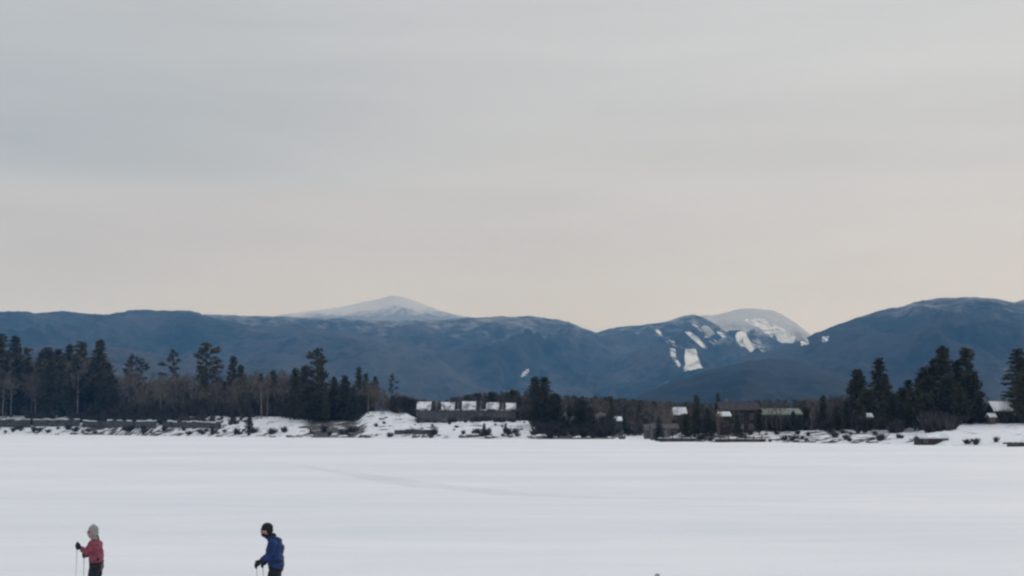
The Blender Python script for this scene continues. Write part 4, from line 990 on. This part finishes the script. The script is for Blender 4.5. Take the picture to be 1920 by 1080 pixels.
def person(px, d, label, sc, pose):
    z0 = -0.02
    body = None
    J = {k: Vector(v) for k, v in pose['J'].items()}
    caps = head_caps(J['head'])
    caps += [(J['head']+Vector((.02, 0, -.07)), .058, J['neck'], .062), (J['neck'], .07, J['chest'], .12), (J['chest']+Vector((0, .07, 0)), .11, J['waist']+Vector((0, .05, 0)), .10), (J['chest']+Vector((0, -.07, 0)), .11, J['waist']+Vector((0, -.05, 0)), .10),
             (J['waist'], .12, J['hip'], .13), (J['hip']+Vector((0, .08, 0)), .10, J['hip']+Vector((0, -.08, 0)), .10)]
    for s_, e, w, sh in (('L', 'elL', 'wrL', 'shL'), ('R', 'elR', 'wrR', 'shR')):
        caps += [(J['chest']+Vector((0, 0, .06)), .07, J[sh], .062), (J[sh], .055, J[e], .042), (J[e], .042, J[w], .028)]
    for s_, k, a in (('L', 'knL', 'anL'), ('R', 'knR', 'anR')):
        y = .09 if s_ == 'L' else -.09
        caps += [(J['hip']+Vector((0, y, -.02)), .095, J[k], .062), (J[k], .062, J[a], .04), (J[a], .042, J[a]+Vector((-.15, 0, -.05)), .035)]
    HP = {}
    for s_, e, w, sd_ in (('L', 'elL', 'wrL', 1), ('R', 'elR', 'wrR', -1)):
        hc, gp = hand(J[w], (J[w]-J[e])+Vector(pose.get('hdir', (-.1, 0, 0))), sd_, r=.0085); caps += hc; HP[s_] = gp
    body = blob('person', caps, M['skin'], None, .011, smooth_it=3)
    body.location = (x_of(px, d), d, z0); body.scale = (sc, sc, sc); body.rotation_euler = (0, 0, pose.get('rz', 0))
    tag(body, label, 'person')
    # eyes
    for y in (-.03, .03):
        blob('eye', [(J['head']+Vector((-.088, y, -.004)), (.010, .011, .009))], M['black'], body, .004, smooth_it=1)
    # clothes
    pj = pose['jacket']
    jc = [(J['neck']+Vector((0.0, 0, .0)), .078, J['chest'], .15), (J['chest']+Vector((0, .075, 0)), .135, J['waist']+Vector((0, .06, 0)), .130), (J['chest']+Vector((0, -.075, 0)), .135, J['waist']+Vector((0, -.06, 0)), .130),
          (J['waist']+Vector((0, .06, 0)), .130, J['hip']+Vector((0, .07, -.04)), .138), (J['waist']+Vector((0, -.06, 0)), .130, J['hip']+Vector((0, -.07, -.04)), .138), (J['chest'], .15, J['hip'], .15)]
    jc += pj.get('extra', [])
    for e, w, sh in (('elL', 'wrL', 'shL'), ('elR', 'wrR', 'shR')):
        jc += [(J['chest']+Vector((0, 0, .06)), .09, J[sh], .088), (J[sh], .086, J[e], .068), (J[e], .068, J[e].lerp(J[w], .93), .048)]
    blob('jacket', jc, M[pj['mat']], body, .013, fold=.026, clampz=pj['hem'], seed=pj['seed'], smooth_it=5)
    col = MB()
    tc_ = []
    for k, a, y in (('knL', 'anL', .09), ('knR', 'anR', -.09)):
        tc_ += [(J['hip']+Vector((0, y, -.0)), .125, J[k], .088), (J[k], .088, J[a]+Vector((0, 0, .03)), .066)]
    tc_ += [(J['hip']+Vector((.005, .06, 0)), .135, J['waist']+Vector((.0, .05, 0)), .125), (J['hip']+Vector((.005, -.06, 0)), .135, J['waist']+Vector((.0, -.05, 0)), .125), (J['hip']+Vector((0, .06, 0)), .13, J['hip']+Vector((0, -.06, 0)), .13)]
    blob('trousers', tc_, M[pose['trousers']], body, .013, fold=.022, clampz=.07, seed=4, smooth_it=5)
    for a in ('anL', 'anR'):
        p = J[a]; blob('boot', [(p+Vector((0, 0, .07)), .062, p, .058), (p+Vector((.03, 0, -.03)), .048, p+Vector((-.17, 0, -.045)), .040)], M['black'], body, .01, clampz=-.0, smooth_it=3)
    for s_, e, w, sd_ in (('L', 'elL', 'wrL', 1), ('R', 'elR', 'wrR', -1)):
        hc, gp = hand(J[w], (J[w]-J[e])+Vector(pose.get('hdir', (-.1, 0, 0))), sd_, r=.0135)
        hc = [(c[0], c[1]+.004, c[2], c[3]+.004) if len(c) == 4 else (c[0], tuple(q+.006 for q in c[1])) for c in hc] + [(J[w]-(J[w]-J[e]).normalized()*.05, .044, J[w], .040)]
        blob('glove', hc, M['black'], body, .0065, smooth_it=3)
    return body, J, HP

def pole_obj(body, top_local, bot_local, label):
    t = empty('ski_pole', (0, 0, 0)); bpy.context.view_layer.update()
    mw = Matrix.Translation(body.location) @ body.rotation_euler.to_matrix().to_4x4() @ Matrix.Diagonal((*body.scale, 1))
    a = mw @ Vector(top_local); c = mw @ Vector(bot_local); dr = (c-a).normalized(); top = a-dr*.06
    t.location = c
    s = MB(); s.tube([top-c, Vector((0, 0, 0))], [.009, .006], 8); s.build('shaft', M['polem'], t)
    g = MB(); g.tube([top-c-dr*.02, top-c+dr*.13], [.017, .014], 8); g.build('grip', M['black'], t)
    k = MB(); q = -dr*.07; k.tube([q, q+dr*.006], [.045, .045], 12); k.build('basket', M['black'], t)
    tag(t, label, 'ski pole', 'ski poles')

# woman in profile, facing left, forearms raised to the poles
JW = dict(head=(-.045, 0, 1.555), neck=(.0, 0, 1.40), chest=(.03, 0, 1.24), waist=(.055, 0, 1.06), hip=(.05, 0, .92),
          shL=(.02, .17, 1.31), elL=(-.05, .22, 1.09), wrL=(-.16, .17, 1.11), shR=(.0, -.17, 1.33), elR=(-.10, -.21, 1.18), wrR=(-.215, -.17, 1.27),
          knL=(.0, .10, .49), anL=(.08, .10, .085), knR=(-.03, -.10, .49), anR=(.03, -.10, .085))
w_, J, HP = person(194, 24.4, 'cross-country skier in dusty maroon jacket and pale knit hat raising one glove', 1.0,
                   dict(J=JW, jacket=dict(mat='jk_red', hem=1.0, seed=1), trousers='navy', hdir=(-.15, 0, .0)))
blob('hat', [(J['head']+Vector((.012, 0, .035)), (.108, .090, .098)), (J['head']+Vector((.03, 0, -.02)), (.092, .088, .085))], M['hat_grey'], w_, .009, smooth_it=3)
blob('hat_bobble', [(J['head']+Vector((.0, 0, .125)), (.038, .038, .030))], M['hat_white'], w_, .008, fold=.006, fs=40)
blob('hair', [(J['head']+Vector((.06, 0, -.06)), .05, J['neck']+Vector((.075, 0, .03)), .028)], M['hair'], w_, .009, fold=.006, fs=30)
blob('scarf', [(J['neck']+Vector((-.02, .035, .035)), .045, J['neck']+Vector((-.02, -.035, .035)), .045), (J['neck']+Vector((.03, .03, .035)), .045, J['neck']+Vector((.03, -.03, .035)), .045)], M['hat_grey'], w_, .01, fold=.008)
blob('sunglasses', [(J['head']+Vector((-.098, .028, .006)), .016, J['head']+Vector((-.098, -.028, .006)), .016), (J['head']+Vector((-.09, .05, .008)), .011, J['head']+Vector((-.01, .082, .0)), .007), (J['head']+Vector((-.09, -.05, .008)), .011, J['head']+Vector((-.01, -.082, .0)), .007)], M['black'], w_, .006, smooth_it=1)
w_.scale = (.9, .95, 1.0)
pole_obj(w_, HP['R'], (HP['R'].x-.02, HP['R'].y, -.06), 'pale ski pole under the raised glove of the maroon-jacketed skier')
pole_obj(w_, HP['L'], (HP['L'].x+.02, HP['L'].y, -.06), 'pale ski pole in the lowered glove of the maroon-jacketed skier')

# man hunched forward, facing left
w_.scale = (.9, .95, 1.0)
JM = dict(head=(-.145, 0, 1.625), neck=(-.06, 0, 1.49), chest=(.01, 0, 1.30), waist=(.05, 0, 1.09), hip=(.035, 0, .93),
          shL=(.0, .19, 1.39), elL=(-.04, .24, 1.15), wrL=(-.17, .19, 1.05), shR=(-.01, -.19, 1.39), elR=(-.07, -.235, 1.17), wrR=(-.215, -.20, 1.07),
          knL=(-.02, .10, .50), anL=(.06, .10, .085), knR=(-.05, -.10, .50), anR=(.02, -.10, .085))
m_, J, HP = person(524, 24.0, 'skier hunched in a blue jacket and black hat with one glove lowered', 1.0,
                   dict(J=JM, jacket=dict(mat='jk_blue', hem=.94, seed=6, extra=[((.03, 0, 1.42), (.11, .17, .10)), ((.08, .0, 1.28), (.10, .15, .15))]), trousers='black', hdir=(-.05, 0, -.06)))
blob('hat', [(J['head']+Vector((.008, 0, .045)), (.108, .092, .088)), (J['head']+Vector((.03, 0, -.01)), (.09, .088, .075)), (J['head']+Vector((-.02, 0, .012)), (.098, .082, .035))], M['black'], m_, .009, smooth_it=3)
blob('hair', [(J['head']+Vector((.055, 0, -.055)), (.045, .06, .04))], M['hair'], m_, .009)
blob('neck_gaiter', [(J['head']+Vector((-.035, 0, -.085)), (.072, .066, .055)), (J['head']+Vector((.0, 0, -.10)), .066, J['neck'], .068)], M['navy'], m_, .009, fold=.006, fs=20, smooth_it=3)
blob('collar', [(J['neck']+Vector((-.02, .03, .03)), .055, J['neck']+Vector((-.02, -.03, .03)), .055), (J['neck']+Vector((.035, .03, .03)), .055, J['neck']+Vector((.035, -.03, .03)), .055)], M['navy'], m_, .01, fold=.008)
pole_obj(m_, HP['R'], (HP['R'].x+.10, HP['R'].y-.05, -.06), 'ski pole in the near glove of the blue-jacketed skier')
pole_obj(m_, HP['L'], (HP['L'].x+.10, HP['L'].y+.05, -.06), 'ski pole in the far glove of the blue-jacketed skier')
